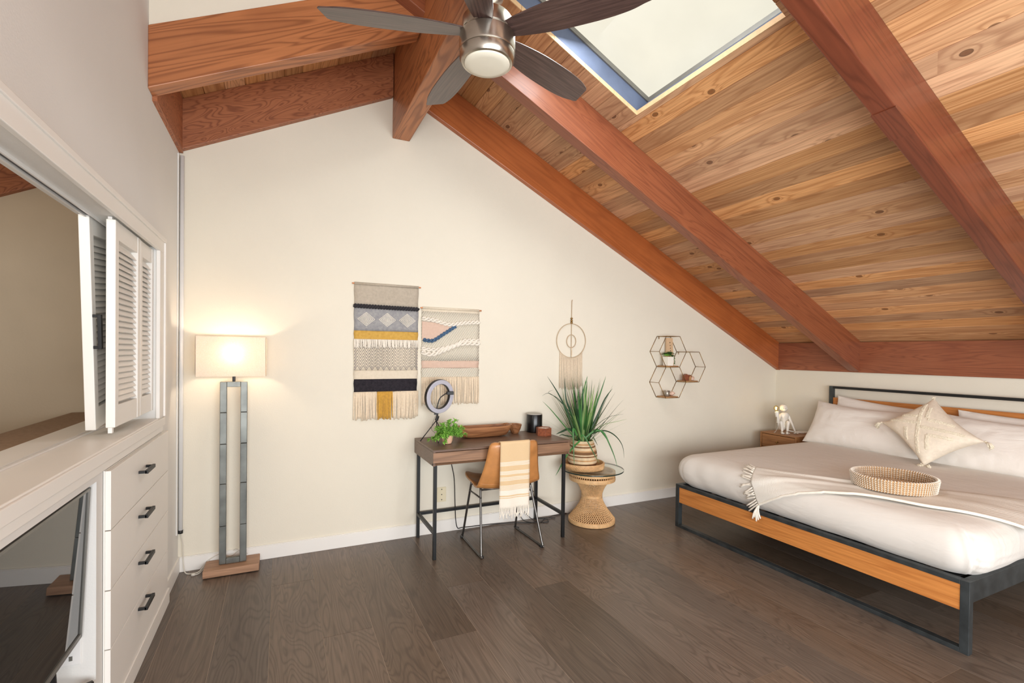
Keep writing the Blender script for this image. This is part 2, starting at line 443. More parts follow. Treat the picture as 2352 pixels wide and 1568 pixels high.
def ellipse(c, rx, rz, n=40, plane='xz'):
    c = Vector(c); out = []
    for k in range(n):
        a = 2*PI*k/n
        if plane == 'xz': out.append(c+Vector((rx*math.cos(a), 0, rz*math.sin(a))))
        elif plane == 'xy': out.append(c+Vector((rx*math.cos(a), rz*math.sin(a), 0)))
        else: out.append(c+Vector((0, rx*math.cos(a), rz*math.sin(a))))
    return out

# ------------------------------------------------------------------ room dimensions (metres; camera stands at x=0,y=0,z=1.45)
YB = 3.76; XL = -.60; XR = 5.18; YF = -2.4; SL = .49; XA = .82; ZA = 3.73; RB = .305
def zr(x): return ZA-SL*(x-XA)          # underside of the planks, right slope (goes on up to the left as a shed)
def zl(x): return ZA-SL*(XA-x)          # left slope
YC = 2.93                               # where the left slope ends and the white clerestory wall starts

# floor: joint layer + planks
fl = structure(MB().box(-2.5, XR+.15, YF, YB+.1, -.10, -.0009).build('floor', 'floor_gap'))
def plank_mesh(L, Wd, T, ch):
    mb = MB(); h = L/2; w_ = Wd/2
    prof = [(-w_, -T), (w_, -T), (w_, -ch), (w_-ch, 0), (-w_+ch, 0), (-w_, -ch)]
    mb.prism(prof, 0, -h, h)
    return mb
plank_cache = {}
def plank(parent, name, c, X, Y, L, Wd, T, ch, mat, tilt=0):
    key = (round(L, 3), round(Wd, 4), T, ch, mat)
    if key not in plank_cache:
        o = plank_mesh(L, Wd, T, ch).build(name, mat, parent); plank_cache[key] = o.data
    else:
        o = bpy.data.objects.new(name, plank_cache[key]); link(o, parent)
    X = Vector(X).normalized(); Y = Vector(Y).normalized(); Z = X.cross(Y)
    mm = Matrix((X, Y, Z)).transposed().to_4x4(); mm.translation = Vector(c)
    o.matrix_local = mm
    return o
pitch = .2440; x = -.777
rows = []
k = 0
joint_known = {2: [3.30, 1.1], 3: [2.597, .5], 4: [1.9], 5: [2.344, .4], 6: [2.85, .9], 7: [1.6], 8: [2.624, .7], 9: [2.36], 10: [3.1, 1.476], 11: [.9], 12: [2.1], 14: [2.35], 16: [1.465]}
while x+k*pitch < XR:
    x0 = x+k*pitch
    js = sorted(joint_known.get(k-1, [random.uniform(.3, 3.2)]))
    # extend the joints beyond what is seen
    while js[0] > YF+1.2: js.insert(0, js[0]-random.uniform(1.2, 1.9))
    if js[-1] < YB-2.2: js.append(js[-1]+random.uniform(1.3, 1.9))
    ys = [YF]+[j for j in js if YF+.05 < j < YB-.05]+[YB]
    a, b = x0, min(x0+pitch, XR)
    if a < -.62: a = max(a, -.62)
    if b-a > .03:
        for y0, y1 in zip(ys[:-1], ys[1:]):
            plank(fl, 'plank', ((a+b)/2, (y0+y1)/2, 0), (0, 1, 0), (-1, 0, 0), y1-y0-.0018, b-a-.0018, .004, .0003, 'floor')
    k += 1

# back (gable) wall, also closes the loft behind the closet
wb = MB().prism([(-2.6, -.1), (XR+.15, -.1), (XR+.15, zr(XR)+.12), (XA, ZA+.12), (-2.6, zl(-2.6)+.12)], 1, YB, YB+.12)
structure(wb.build('wall_back', 'wall'))
# right knee wall
structure(MB().box(XR, XR+.15, YF, YB, -.1, zr(XR)+.1).build('wall_right', 'wall'))
# white clerestory wall above the left rafter
structure(MB().prism([(-.6, zl(-.6)-.02), (XA, ZA-.02), (XA, zr(XA)+.1), (-.6, zr(-.6)+.1)], 1, YC+.02, YC+.043).build('wall_clerestory', 'wall'))
# front wall behind the camera with a wide glazed opening
wf = MB()
wf.box(-2.6, -.32, YF-.12, YF, -.1, 4.7); wf.box(3.45, XR+.15, YF-.12, YF, -.1, 4.7)
wf.box(-.32, 3.45, YF-.12, YF, -.1, .3); wf.box(-.32, 3.45, YF-.12, YF, 2.4, 4.7)
structure(wf.build('wall_front', 'wall'))
wn = structure(MB().box(-.32, 3.45, YF-.07, YF-.02, .3, .36).box(-.32, 3.45, YF-.07, YF-.02, 2.34, 2.4).box(-.32, -.26, YF-.07, YF-.02, .36, 2.34).box(3.39, 3.45, YF-.07, YF-.02, .36, 2.34).box(1.53, 1.6, YF-.07, YF-.02, .36, 2.34).build('window_2', 'white'))

# left wall with the closet opening, the niche and the loft behind it
OY0, OY1, OZ0, OZ1 = .75, 3.135, 1.08, 1.985
NY0, NY1, NZ0, NZ1 = 1.15, 2.217, .25, .968
TH = .145
wl = MB()
for b_ in ((YF, -2.1, -.05, 4.6), (-.5, OY0, -.05, 4.6), (-2.1, -.5, -.05, .45), (-2.1, -.5, 1.88, 4.6)): wl.box(XL-TH, XL, *b_)
wl.box(XL-TH, XL, OY1, YC+.06+.9, -.05, 4.6)
wl.box(XL-TH, XL, OY0, OY1, OZ1, 4.6)
wl.box(XL-TH, XL, NY1, OY1, -.05, OZ0-.012)
wl.box(XL-TH, XL, OY0, NY0, -.05, OZ0-.012)
wl.box(XL-TH, XL, NY0, NY1, NZ1, OZ0-.012)
wl.box(XL-TH, XL, NY0, NY1, -.05, NZ0)
structure(wl.build('wall_left', 'wall_left'))
nb = MB()
nb.box(-1.16, -1.14, NY0-.02, NY1+.02, NZ0-.02, NZ1+.02); nb.box(-1.16, XL-TH, NY1, NY1+.02, NZ0-.02, NZ1+.02)
nb.box(-1.16, XL-TH, NY0-.02, NY0, NZ0-.02, NZ1+.02); nb.box(-1.16, XL-TH, NY0, NY1, NZ1, NZ1+.02); nb.box(-1.16, XL-TH, NY0, NY1, NZ0-.02, NZ0)
structure(nb.build('wall_niche', 'white'))
structure(MB().box(XL-.1, XL-.05, -2.1, -.5, .45, .51).box(XL-.1, XL-.05, -2.1, -.5, 1.82, 1.88).box(XL-.1, XL-.05, -2.1, -2.04, .51, 1.82).box(XL-.1, XL-.05, -.56, -.5, .51, 1.82).build('window_3', 'white'))
# loft room beyond the closet opening
lf = MB(); lf.box(-2.6, -2.5, .4, YB, -.05, 3.0); lf.box(-2.6, XL-TH, .3, .4, -.05, 4.0)
lf.box(-2.5, XL-TH, YB-.012, YB-.002, .3, zl(-1.2)-.36)
structure(lf.build('wall_loft', 'loft_wall'))
sf = MB().prism([(-.76, 1.065), (-.90, 1.065), (-1.13, 1.062), (-2.5, 1.062-.36*1.37), (-2.5, .3), (-.76, .3)], 1, 2.32, YB-.02)
sf.prism([(-1.16, 1.0), (-1.16, 1.062), (-2.5, 1.062-.36*1.37), (-2.5, .3)], 1, .42, 2.32); sf.box(-1.17, -.76, .42, 2.32, 1.0, 1.062)
structure(sf.build('floor_loft', 'carpet'))

# ceiling: roof deck with the skylight hole, planks, rafters, ridge beam
HX0, HX1, HY0, HY1 = 1.0, 2.168, 1.555, 2.635
sec = math.sqrt(1+SL*SL)
def deck(mb, x0, x1, y0, y1, z, lo=.03, hi=.10):
    mb.prism([(x0, z(x0)+lo), (x1, z(x1)+lo), (x1, z(x1)+hi), (x0, z(x0)+hi)], 1, y0, y1)
ce = MB()
X0 = -.75
deck(ce, X0, HX0, YF-.12, YC+.12, zr); deck(ce, HX1+.16, XR+.15, YF-.12, YB+.12, zr)
deck(ce, XA, HX0, YC+.12, YB+.12, zr)
deck(ce, HX0, HX1+.16, YF-.12, HY0, zr); deck(ce, HX0, HX1+.16, HY1, YB+.12, zr)
deck(ce, -2.6, XA, YC+.045, YB+.12, zl); deck(ce, -2.6, XL-TH, .3, YC+.1, zl)
cei = structure(ce.build('ceiling', 'ceil_end'))
xs = []
x = 1.286-.1145*17
step = .1145
sx_ = step*sec
while x < XR-.01:
    xa, xb = max(x, -.6), min(x+step, XR)
    wdt = (xb-xa)*sec-.001
    xm = (xa+xb)/2
    Yd = (1, 0, -SL)
    def rp(y0, y1, xa_, xb_):
        xm_ = (xa_+xb_)/2
        plank(cei, 'plank', (xm_, (y0+y1)/2, zr(xm_)), (0, 1, 0), Yd, y1-y0, (xb_-xa_)*sec-.0010, .028, .0030, 'ceil')
    yend = YB-.002 if xa > XA-.02 else YC
    if xb <= HX0+.01 or xa >= HX1-.001:
        rp(YF, yend, xa, xb)
    elif xa < HX0 and xb > HX0:
        rp(YF, yend, xa, HX0) if HX0-xa > .02 else None
        rp(YF, HY0, HX0, xb); rp(HY1, yend, HX0, xb)
    elif xb > HX1:
        rp(YF, HY0, xa, HX1); rp(HY1, yend, xa, HX1); rp(YF, yend, HX1, xb)
    else:
        rp(YF, HY0, xa, xb); rp(HY1, yend, xa, xb)
    x += step
x = XA-.1163*13
while x < XA-.01:
    xm = x+.058
    if xm > -.75:
        plank(cei, 'plank', (xm, (YC+.05+YB)/2, zl(xm)), (0, 1, 0), (1, 0, SL), YB-YC-.055, .1163*sec-.0015, .028, .0035, 'ceil')
    x += .1163

def rafter(name, xa, xb, ya, yb, z, mat='beam', bot=RB, top=-.0, base=None, label=None, bevel=.004):
    """sloped beam between xa and xb; object's local x runs along the slope"""
    za, zb = z(xa), z(xb)
    L_ = math.hypot(xb-xa, zb-za); ang = math.atan2(zb-za, xb-xa)
    # corners in local frame (x along slope)
    cx, cz = (xa+xb)/2, (za+zb)/2
    ca, sa = math.cos(-ang), math.sin(-ang)
    P = []
    for zo in (-bot, -top):
        for (xx, yy) in ((xa, ya), (xb, ya), (xb, yb), (xa, yb)):
            dx, dz = xx-cx, z(xx)+zo-cz
            P.append((dx*ca-dz*sa, yy-(ya+yb)/2, dx*sa+dz*ca))
    o = MB().hexa(P).build(name, mat, cei, bevel=bevel)
    mm = Matrix.Rotation(-ang, 4, 'Y'); mm.translation = Vector((cx, (ya+yb)/2, cz)); o.matrix_local = mm
    if label: o['label'] = label
    return o
rafter('rafter', XA+.06, XR, 3.71, YB-.001, zr, 'beam_gold', label='golden fir board where the sloped ceiling meets the gable wall')
rafter('rafter', -.6, 5.16, 2.845, 2.94, zr)
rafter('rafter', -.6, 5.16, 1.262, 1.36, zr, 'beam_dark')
rafter('rafter', -.6, 5.16, -.35, -.25, zr)
rafter('rafter', -.6, 5.16, -1.9, -1.8, zr)
rafter('rafter', -.6, XA-.07, YC, YC+.10, zl, 'beam_left', bot=.308)
rafter('rafter', -2.5, XA-.07, 3.71, YB-.001, zl, 'beam_fig', bot=.32)
# scarf patch glued to the underside of the near rafter
pt = MB().box(-.095, .095, -.052, .052, -.006, .002).build('beam_patch', 'beam_dark', cei)
mm = Matrix.Rotation(math.atan(SL), 4, 'Y'); mm.translation = Vector((2.60, 1.311, zr(2.60)-RB)); pt.matrix_local = mm
# ridge beam, its own x along world y
rg = MB().box(-3.08, 3.08, -.066, .066, -.33, .33).build('ridge_beam', 'beam_left', cei, bevel=.006)
mm = Matrix.Rotation(R(90), 4, 'Z'); mm.translation = Vector((XA, .68, 3.405)); rg.matrix_local = mm
# boards along the tops of the side walls
bd = MB().box(-1.0-2.08, 3.08, -.018, .018, -.15, .15).build('wall_board', 'beam', cei, bevel=.002)
mm = Matrix.Rotation(R(90), 4, 'Z'); mm.translation = Vector((XR-.016, .66, 1.448)); bd.matrix_local = mm
bd['label'] = 'reddish board along the top of the low wall behind the bed'
bd = MB().box(-.36, .36, -.012, .012, -.17, .17).build('wall_board', 'beam_fig', cei, bevel=.002)
mm = Matrix.Rotation(R(90), 4, 'Z'); mm.translation = Vector((XL+.010, 3.38, 2.875)); bd.matrix_local = mm

# skylight: curb, frame and glowing acrylic pane
M['curb'] = plain('curb_paint', srgb(88, 99, 122), .6, var=.12, nscale=9, bump=.2)
CH = .17
def curbwall(mb, x0, x1, y0, y1, lo, hi): mb.prism([(x0, zr(x0)+lo), (x1, zr(x1)+lo), (x1, zr(x1)+hi), (x0, zr(x0)+hi)], 1, y0, y1)
cb = MB(); curbwall(cb, HX0-.05, HX1+.16, HY1-.004, HY1+.04, .029, CH); curbwall(cb, HX0-.05, HX1+.16, HY0-.04, HY0+.004, .029, CH)
cb.prism([(HX1-.002, zr(HX1)+.029), (HX1+.10, zr(HX1+.10)+CH), (HX1+.16, zr(HX1+.16)+CH), (HX1+.16, zr(HX1+.16)+.03)], 1, HY0, HY1); curbwall(cb, HX0-.05, HX0-.003, HY0-.003, HY1+.003, .03, CH)
sk = structure(cb.build('window_1', 'curb'))
fr = MB(); curbwall(fr, HX0-.02, HX1+.14, HY1-.016, HY1+.02, CH-.02, CH+.012); curbwall(fr, HX0-.02, HX1+.14, HY0-.02, HY0+.012, CH-.02, CH+.012)
curbwall(fr, HX1+.088, HX1+.14, HY0, HY1, CH-.02, CH+.012)
fr.build('frame', 'greyplas', sk)
pn = MB(); curbwall(pn, HX0-.03, HX1+.15, HY0-.03, HY1+.03, CH+.012, CH+.022); pn.build('pane', 'skypane', sk)
en = MB()
for i in range(10):
    xa = HX0+i*.1145+(.286-.229) ; xb = xa+.1125
    xb = min(xb, HX1)
    if xb-xa > .02:
        en = MB(); curbwall(en, xa, xb, HY1-.006, HY1, -.0, .03); en.build('plank_end', 'ceil_end', sk)
en = MB(); curbwall(en, HX1-.004, HX1, HY0, HY1, 0, .030); en.build('trim_strip', 'ceil_end', sk)

# baseboards
bb = MB().box(XL, XR, YB-.014, YB, 0, .093).box(XL, XR, YB-.010, YB, .093, .098)
structure(bb.build('baseboard_back', 'white', bevel=.002))
structure(MB().box(XR-.014, XR, YF, YB-.014, 0, .098).build('baseboard_right', 'white', bevel=.002))
structure(MB().box(XL, XL+.012, 3.335, YB-.014, 0, .10).box(XL, XL+.03, YF, 3.33, 0, .085).build('baseboard_left', 'white', bevel=.002))

# closet casing, sill, header
cs = MB().box(XL, XL+.018, OY0-.1, 3.235, OZ1-.015, 2.045).box(XL+.0, XL+.0255, OY0-.1, 3.2445, 2.028, 2.052)
cs.box(XL, XL+.018, OY1-.012, 3.225, OZ0, OZ1-.015).box(XL, XL+.026, 3.2155, 3.245, OZ0, 2.0275)
structure(cs.build('trim_1', 'white', bevel=.003))
sl = MB().box(-.90, XL+.012, OY0, 3.25, OZ0-.018, OZ0).box(XL-.001, XL+.02, OY0-.1, 3.25, OZ0-.05, OZ0-.006).box(XL-.001, XL+.010, OY0-.1, 3.25, OZ0-.085, OZ0-.05)
structure(sl.build('trim_2', 'white', bevel=.003))
# tracks: lower guide and upper slot
tr = MB().box(-.757, -.748, OY0, OY1, OZ0, OZ0+.006).box(-.772, -.763, OY0, OY1, OZ0, OZ0+.006)
structure(tr.build('trim_3', 'white_gloss'))
tr = MB().box(-.715, -.709, OY0, OY1, OZ1-.012, OZ1+.001).box(-.690, -.684, OY0, OY1, OZ1-.012, OZ1+.001)
tt = structure(tr.build('trim_4', 'white_gloss'))
MB().box(-.709, -.690, OY0, OY1, OZ1-.003, OZ1-.0005).build('slot', 'black_plastic', tt)
# ------------------------------------------------------------------ louvred closet doors
def louvre_door(name, label, y0, wdt, z0, hgt, xf, th, tilt, shade, stl=.045, top=.075, bot=.09, nslat=27, handle=False):
    """local frame: y along the wall from the leading edge, z up, front face at x=0"""
    t = bpy.data.objects.new(name, None); COL.objects.link(t); t.location = (xf, y0, z0)
    t.rotation_euler = (tilt, 0, 0); t['kind'] = 'structure'; t['label'] = label
    MB().box(-th, 0, 0, stl, 0, hgt).build('stile', 'white', t, bevel=.003)
    MB().box(-th, 0, wdt-stl, wdt, 0, hgt).build('stile', 'white', t, bevel=.003)
    MB().box(-th+.002, -.002, stl, wdt-stl, 0, bot).build('rail', 'white', t, bevel=.002)
    MB().box(-th+.002, -.002, stl, wdt-stl, hgt-top, hgt).build('rail', 'white', t, bevel=.002)
    MB().box(-th+.004, -th+.006, stl, wdt-stl, bot, hgt-top).build('back_panel', 'white', t)
    zz0 = bot+.012; zz1 = hgt-top-.012
    L_ = wdt-2*stl
    me = None
    for i in range(nslat):
        z = zz0+(zz1-zz0)*(i+.5)/nslat
        if me is None:
            mb = MB(); mb.prism([(-L_/2, -.0028), (L_/2, -.0028), (L_/2, .0028), (-L_/2, .0028)], 0, -.016, .016)
            o = mb.build('slat', 'white', t, bevel=.0015); me = o.data
        else:
            o = bpy.data.objects.new('slat', me); link(o, t)
        o.location = (-th/2, wdt/2, z); o.rotation_euler = (0, R(56), 0)
    if handle:
        h = MB(); h.box(.0, .042, .022, .032, .30, .31).box(.0, .042, .022, .032, .47, .48).box(.034, .045, .020, .034, .30, .48)
        ho = h.build('handle', 'black', t, bevel=.001); ho['label'] = 'black square pull handle'
    return t
louvre_door('door_1', 'white louvred closet panel nearest the floor lamp', 2.872, .262, 1.125, .845, -.612, .032, 0, 0, stl=.035)
louvre_door('door_2', 'white louvred closet panel with its thick edge facing the open closet', 2.482, .385, 1.125, .848, -.612, .032, 0, 0)
d3 = louvre_door('door_3', 'white louvred closet panel hanging askew behind the others, with black handle', 2.578, .40, 1.105, .882, -.700, .036, R(5.6), 0, handle=False)
h = MB(); h.box(.0, .022, -.002, .012, .342, .354).box(.0, .022, -.002, .012, .472, .484).box(.018, .030, -.012, .012, .342, .484)
ho = h.build('handle', 'black', d3, bevel=.001); ho['label'] = 'black square pull handle'
MB().box(-.024, -.010, .0, .020, -.022, .0).build('pivot_block', 'white_gloss', bpy.data.objects['door_2'])
MB().box(-.026, -.012, .0, .022, .848, .858).build('pivot_block', 'white_gloss', bpy.data.objects['door_2'])

# ------------------------------------------------------------------ built-in drawers
t = thing('built_in_drawers', 'white built-in stack of four drawers below the closet sill', 'drawers', (-.60, 2.80, 0))
MB(t.location).box(-.598, -.594, 2.285, 3.32, .085, .99).build('carcass', 'white', t)
zs = [(.765, .988), (.538, .761), (.314, .534), (.088, .310)]
for (z0, z1), hz in zip(zs, (.893, .692, .482, .274)):
    d = MB(t.location).box(-.594, -.576, 2.288, 3.308, z0, z1).build('drawer', 'white', t, bevel=.0015)
    h = MB(t.location)
    h.box(-.576, -.545, 2.675, 2.687, hz-.006, hz+.006).box(-.576, -.545, 2.805, 2.817, hz-.006, hz+.006).box(-.552, -.540, 2.675, 2.817, hz-.008, hz+.008)
    h.build('handle', 'black', d, bevel=.001)['label'] = 'black square bar pull'

# television in the niche
t = thing('television', 'large black television with grey bezel in the white niche under the sill', 'television', (-.646, 1.722, .275))
t.rotation_euler = (0, R(2.6), 0)
W0, W1 = -.473, .473
MB().box(-.030, -.004, W0, W1, .150, .680).build('casing', 'black_plastic', t, bevel=.004)
b = MB(); e = .010
b.box(-.006, .006, W0, W1, .150, .150+.016).box(-.006, .006, W0, W1, .680-e, .680).box(-.006, .006, W0, W0+e, .15, .680).box(-.006, .006, W1-e, W1, .15, .680)
b.build('bezel', 'greyplas', t, bevel=.001)
MB().box(-.004, .001, W0+.008, W1-.008, .160, .673).build('screen', 'screen', t)
for yy in (.30, -.30):
    MB().tube([(.045, yy+.155, -.013), (-.02, yy+.04, .02), (-.02, yy, .15)], .010, 8).tube([(-.02, yy+.04, .02), (-.09, yy-.07, -.013)], .010, 8).build('foot', 'black_plastic', t)
t = thing('media_box', 'flat white media box lying in the niche below the television', 'box', (-.74, 2.0, .25))
MB(t.location).box(-.92, -.760, 1.90, 2.19, .252, .292).build('case', 'white_gloss', t, bevel=.006, segs=3)
MB(t.location).box(-.7605, -.759, 2.0, 2.11, .266, .276).build('slot', 'greyplas', t)
t = thing('niche_outlet', 'small white wall outlet on the side of the niche beside the television', 'outlet', (-.667, 2.216, .32))
MB(t.location).box(-.697, -.641, 2.211, 2.2165, .32, .415).build('plate', 'white_gloss', t, bevel=.002)
for z in (.338, .380): MB(t.location).box(-.674, -.664, 2.2095, 2.212, z, z+.016).build('socket', 'greyplas', t)

# pipes and flat cord cover in the corner
t = thing('conduit_pipe', 'grey white conduit pipe in the corner with a black open end', 'pipe', (-.584, 3.742, .26))
MB(t.location).tube([(-.584, 3.744, .272), (-.584, 3.744, 2.69)], .0125, 14).build('tube', 'white_gloss', t, smooth=True)
MB(t.location).tube([(-.584, 3.744, .255), (-.584, 3.744, .276)], .0145, 14).build('end_cap', 'black_plastic', t, smooth=True)
o = MB((-.595, 3.69, 1.4)).box(-.600, -.592, 3.68, 3.70, .262, 2.685).build('cord_cover', 'wall_left', bevel=.002)
tag(o, 'flat white cord cover running up the left wall by the corner pipe', 'cord cover')
p = smoothpath([(-.584, 3.742, .26), (-.570, 3.735, .18), (-.566, 3.73, .07), (-.55, 3.70, .010), (-.505, 3.68, .006), (-.47, 3.69, .012), (-.425, 3.742, .055), (-.36, 3.746, .085), (-.30, 3.746, .06), (-.25, 3.746, .09), (-.20, 3.746, .06)], 6)
o = MB((-.5, 3.7, 0)).tube(p, .0032, 6).build('lamp_cord', 'wire_white', smooth=True)
tag(o, 'white cord dropping from the corner pipe to the floor beside the lamp', 'cord')
p = smoothpath([(-.50, 3.66, .006), (-.47, 3.67, .006), (-.415, 3.748, .035), (-.34, 3.750, .045), (-.27, 3.75, .10), (-.22, 3.75, .05), (-.15, 3.75, .075), (-.11, 3.752, .02)], 6)
o = MB((-.4, 3.7, 0)).tube(p, .0035, 6).box(-.512, -.492, 3.652, 3.670, .0, .014).build('extension_cord', 'wire_white', smooth=True)
tag(o, 'thicker pale cord tangled behind the wooden lamp base', 'cord')

# ------------------------------------------------------------------ floor lamp
t = thing('floor_lamp', 'tall floor lamp with rectangular linen shade, grey metal frame and wooden base', 'lamp', (-.28, 3.65, 0))
MB(t.location).box(-.440, -.125, 3.562, 3.738, .006, .050).build('base', 'basewood', t, bevel=.002)
for px_, py_ in ((-.42, 3.58), (-.165, 3.58), (-.42, 3.70), (-.165, 3.70)): MB(t.location).box(px_, px_+.02, py_, py_+.02, 0, .006).build('pad', 'black_plastic', t)
x0, x1, y0, y1, zt = -.358, -.202, 3.635, 3.662, 1.240
zc = [.052, .30, .575, .835, 1.04, zt]
for sx0, sx1 in ((x0, x0+.039), (x1-.039, x1)):
    for a, b2 in zip(zc[:-1], zc[1:]):
        MB(t.location).box(sx0, sx1, y0, y1, a+.0008, b2-.0008).build('frame_tube', 'gunmetal', t, bevel=.0025)
MB(t.location).box(x0+.039, x1-.039, y0, y1, zt-.034, zt).build('frame_tube', 'gunmetal', t, bevel=.002)
MB(t.location).box(x0+.039, x1-.039, y0, y1, .052, .086).build('frame_tube', 'gunmetal', t, bevel=.002)
MB(t.location).tube([(-.280, 3.648, zt), (-.280, 3.648, 1.30)], .009, 10).tube([(-.280, 3.648, 1.30), (-.280, 3.648, 1.36)], .018, 12).build('socket', 'black_plastic', t, smooth=True, auto=40)
sh = MB(t.location); sx0, sx1, sy0, sy1, sz0, sz1 = -.483, -.092, 3.555, 3.738, 1.278, 1.532
k = .0015
sh.box(sx0, sx1, sy0, sy0+k, sz0, sz1).box(sx0, sx1, sy1-k, sy1, sz0, sz1).box(sx0, sx0+k, sy0, sy1, sz0, sz1).box(sx1-k, sx1, sy0, sy1, sz0, sz1)
so = sh.build('lamp_shade', 'shade', t); so['label'] = 'glowing rectangular linen shade'
MB(t.location).tube([(-.483, 3.648, 1.50), (-.092, 3.648, 1.50)], .0015, 6).tube([(-.28, 3.555, 1.50), (-.28, 3.738, 1.50)], .0015, 6).tube([(-.28, 3.648, 1.44), (-.28, 3.648, 1.50)], .003, 6).build('shade_spider', 'black', t)
M['bulb_glow'] = emis('lamp_bulb', (1.0, .80, .55), 5.0)
MB(t.location).sphere((-.28, 3.648, 1.40), .03, 14, 10, (1, 1, 1.2)).build('bulb', 'bulb_glow', t, smooth=True)
l = bpy.data.lights.new('floor_lamp_bulb', 'POINT'); l.energy = 2.7; l.color = (1.0, .80, .60); l.shadow_soft_size = .035
lo = bpy.data.objects.new('floor_lamp_bulb', l); COL.objects.link(lo); lo.location = (-.28, 3.648, 1.40); 
bpy.data.objects['bulb'].visible_shadow = True
lo.location = (-.28, 3.610, 1.42)

# ------------------------------------------------------------------ desk
DX0, DX1, DY0, DY1, DZ = .945, 2.045, 3.225, 3.745, .775
t = thing('desk', 'walnut desk with black metal legs against the back wall', 'desk', (1.495, 3.485, 0))
L_ = t.location
MB(L_).box(DX0, DX1, DY0, DY1, DZ-.016, DZ).build('tabletop', 'walnut', t, bevel=.0015)
for xx_ in (DX0, DX1-.016): MB(L_).box(xx_, xx_+.016, DY0+.004, DY1, DZ-.112, DZ-.0165).build('side_panel', 'walnut', t)
MB(L_).box(DX0+.016, DX1-.016, DY0+.02, DY1, DZ-.112, DZ-.098).box(DX0+.016, DX1-.016, DY1-.015, DY1, DZ-.098, DZ-.0165).build('bottom_panel', 'walnut', t)
for a, b2 in ((DX0+.0005, (DX0+DX1)/2-.001), ((DX0+DX1)/2+.001, DX1-.0005)):
    MB(L_).box(a, b2, DY0+.002, DY0+.019, DZ-.092, DZ-.020).build('drawer', 'walnut_lit', t, bevel=.001)
MB(L_).prism([(DY0+.019, DZ-.094), (DY0+.003, DZ-.094), (DY0+.022, DZ-.112), (DY0+.03, DZ-.112)], 0, DX0, DX1).build('finger_rail', 'walnut_lit', t)
q = .023
for lx in (DX0+.016, DX1-.016-q):
    for ly in (DY0+.035, DY1-.01-q):
        MB(L_).box(lx, lx+q, ly, ly+q, .0, DZ-.112).build('leg', 'black', t, bevel=.0015)
rb = .185
MB(L_).box(DX0+.016+q, DX1-.016-q, DY1-.01-q, DY1-.01, rb-.011, rb+.011).build('rail', 'black', t, bevel=.001)
for lx in (DX0+.016, DX1-.016-q):
    MB(L_).box(lx, lx+q, DY0+.035+q, DY1-.01-q, rb-.011, rb+.011).build('rail', 'black', t, bevel=.001)

# wall outlet under the desk
t = thing('wall_outlet', 'beige three-hole outlet plate on the wall under the desk', 'outlet', (1.172, 3.757, .30))
L_ = t.location
MB(L_).box(1.136, 1.209, 3.753, 3.7595, .245, .362).build('plate', 'cream', t, bevel=.002)
for z in (.262, .3035, .345): MB(L_).tube([(1.172, 3.7515, z), (1.172, 3.7535, z)], .0045, 8).build('screw', 'black_plastic', t)

# black cables under the desk
for nm, pts, lab, r_ in (('power_cable', [(1.24, 3.748, .655), (1.25, 3.748, .55), (1.275, 3.748, .42), (1.285, 3.748, .20), (1.30, 3.742, .03), (1.36, 3.735, .018), (1.6, 3.735, .010), (1.80, 3.70, .006), (1.92, 3.64, .006)], 'black power cable running down the wall and along the baseboard under the desk', .0035),
    ('looped_cable', [(2.00, 3.748, .655), (2.02, 3.74, .52), (2.0, 3.74, .36), (1.93, 3.735, .25), (1.90, 3.73, .10), (1.98, 3.66, .006), (2.06, 3.60, .006), (2.10, 3.66, .006), (2.02, 3.70, .012), (2.12, 3.68, .012), (2.20, 3.72, .006), (2.34, 3.735, .006)], 'thin black cable looping on the floor beside the right desk leg', .003),
    ('short_cable', [(1.78, 3.748, .655), (1.80, 3.745, .40), (1.84, 3.74, .18), (1.88, 3.70, .02), (2.0, 3.62, .006), (2.1, 3.70, .006), (2.18, 3.66, .006)], 'black cable hanging behind the chair towel down to the floor', .003)):
    o = MB((pts[-1][0], pts[-1][1], 0)).tube(smoothpath(pts, 7), r_, 6).build(nm, 'black_plastic', smooth=True)
    tag(o, lab, 'cable')

# ------------------------------------------------------------------ things on the desk
Z = DZ
# ring light
t = thing('ring_light', 'small ring light with black rim and phone clip on a tripod at the desk end', 'ring light', (1.07, 3.58, Z))
L_ = t.location
c = Vector((1.103, 3.600, 1.108)); yaw = R(22); tl = R(9)
def rl(p):
    v = Matrix.Rotation(yaw, 3, 'Z') @ (Matrix.Rotation(tl, 3, 'Y') @ (Matrix.Rotation(R(4), 3, 'X') @ Vector(p))); return c+v
ring = []
def ringmesh(ri, ro, y0, y1, seg=48):
    mb = MB(L_); k0 = 0
    for k in range(seg):
        a = 2*PI*k/seg
        for (r_, y_) in ((ri, y0), (ro, y0), (ro, y1), (ri, y1)):
            mb.v.append(rl((r_*math.cos(a), y_, r_*math.sin(a))))
    for k in range(seg):
        a = k*4; b = ((k+1) % seg)*4
        for i in range(4): mb.f.append((a+i, a+(i+1) % 4, b+(i+1) % 4, b+i))
    return mb
ringmesh(.097, .129, -.010, .002).build('diffuser', 'halo_ring', t, smooth=True, auto=50, bevel=.003)
ringmesh(.094, .132, .0025, .022).build('housing', 'black_plastic', t, smooth=True, auto=50)
MB(L_).tube(smoothpath([rl((-.01, 0, -.112)), rl((-.012, -.004, -.06)), rl((-.004, -.01, -.01)), rl((.028, -.02, .025)), rl((.05, -.02, .038))], 5), .0045, 8).build('gooseneck', 'black_plastic', t, smooth=True)
a = rl((.075, -.02, .038))
MB(L_).box(a.x-.028, a.x+.028, a.y-.012, a.y+.012, a.z-.013, a.z+.013).build('phone_clip', 'black_plastic', t, bevel=.003)
b0 = rl((0, .01, -.134)); hub = Vector((1.075, 3.60, .925))
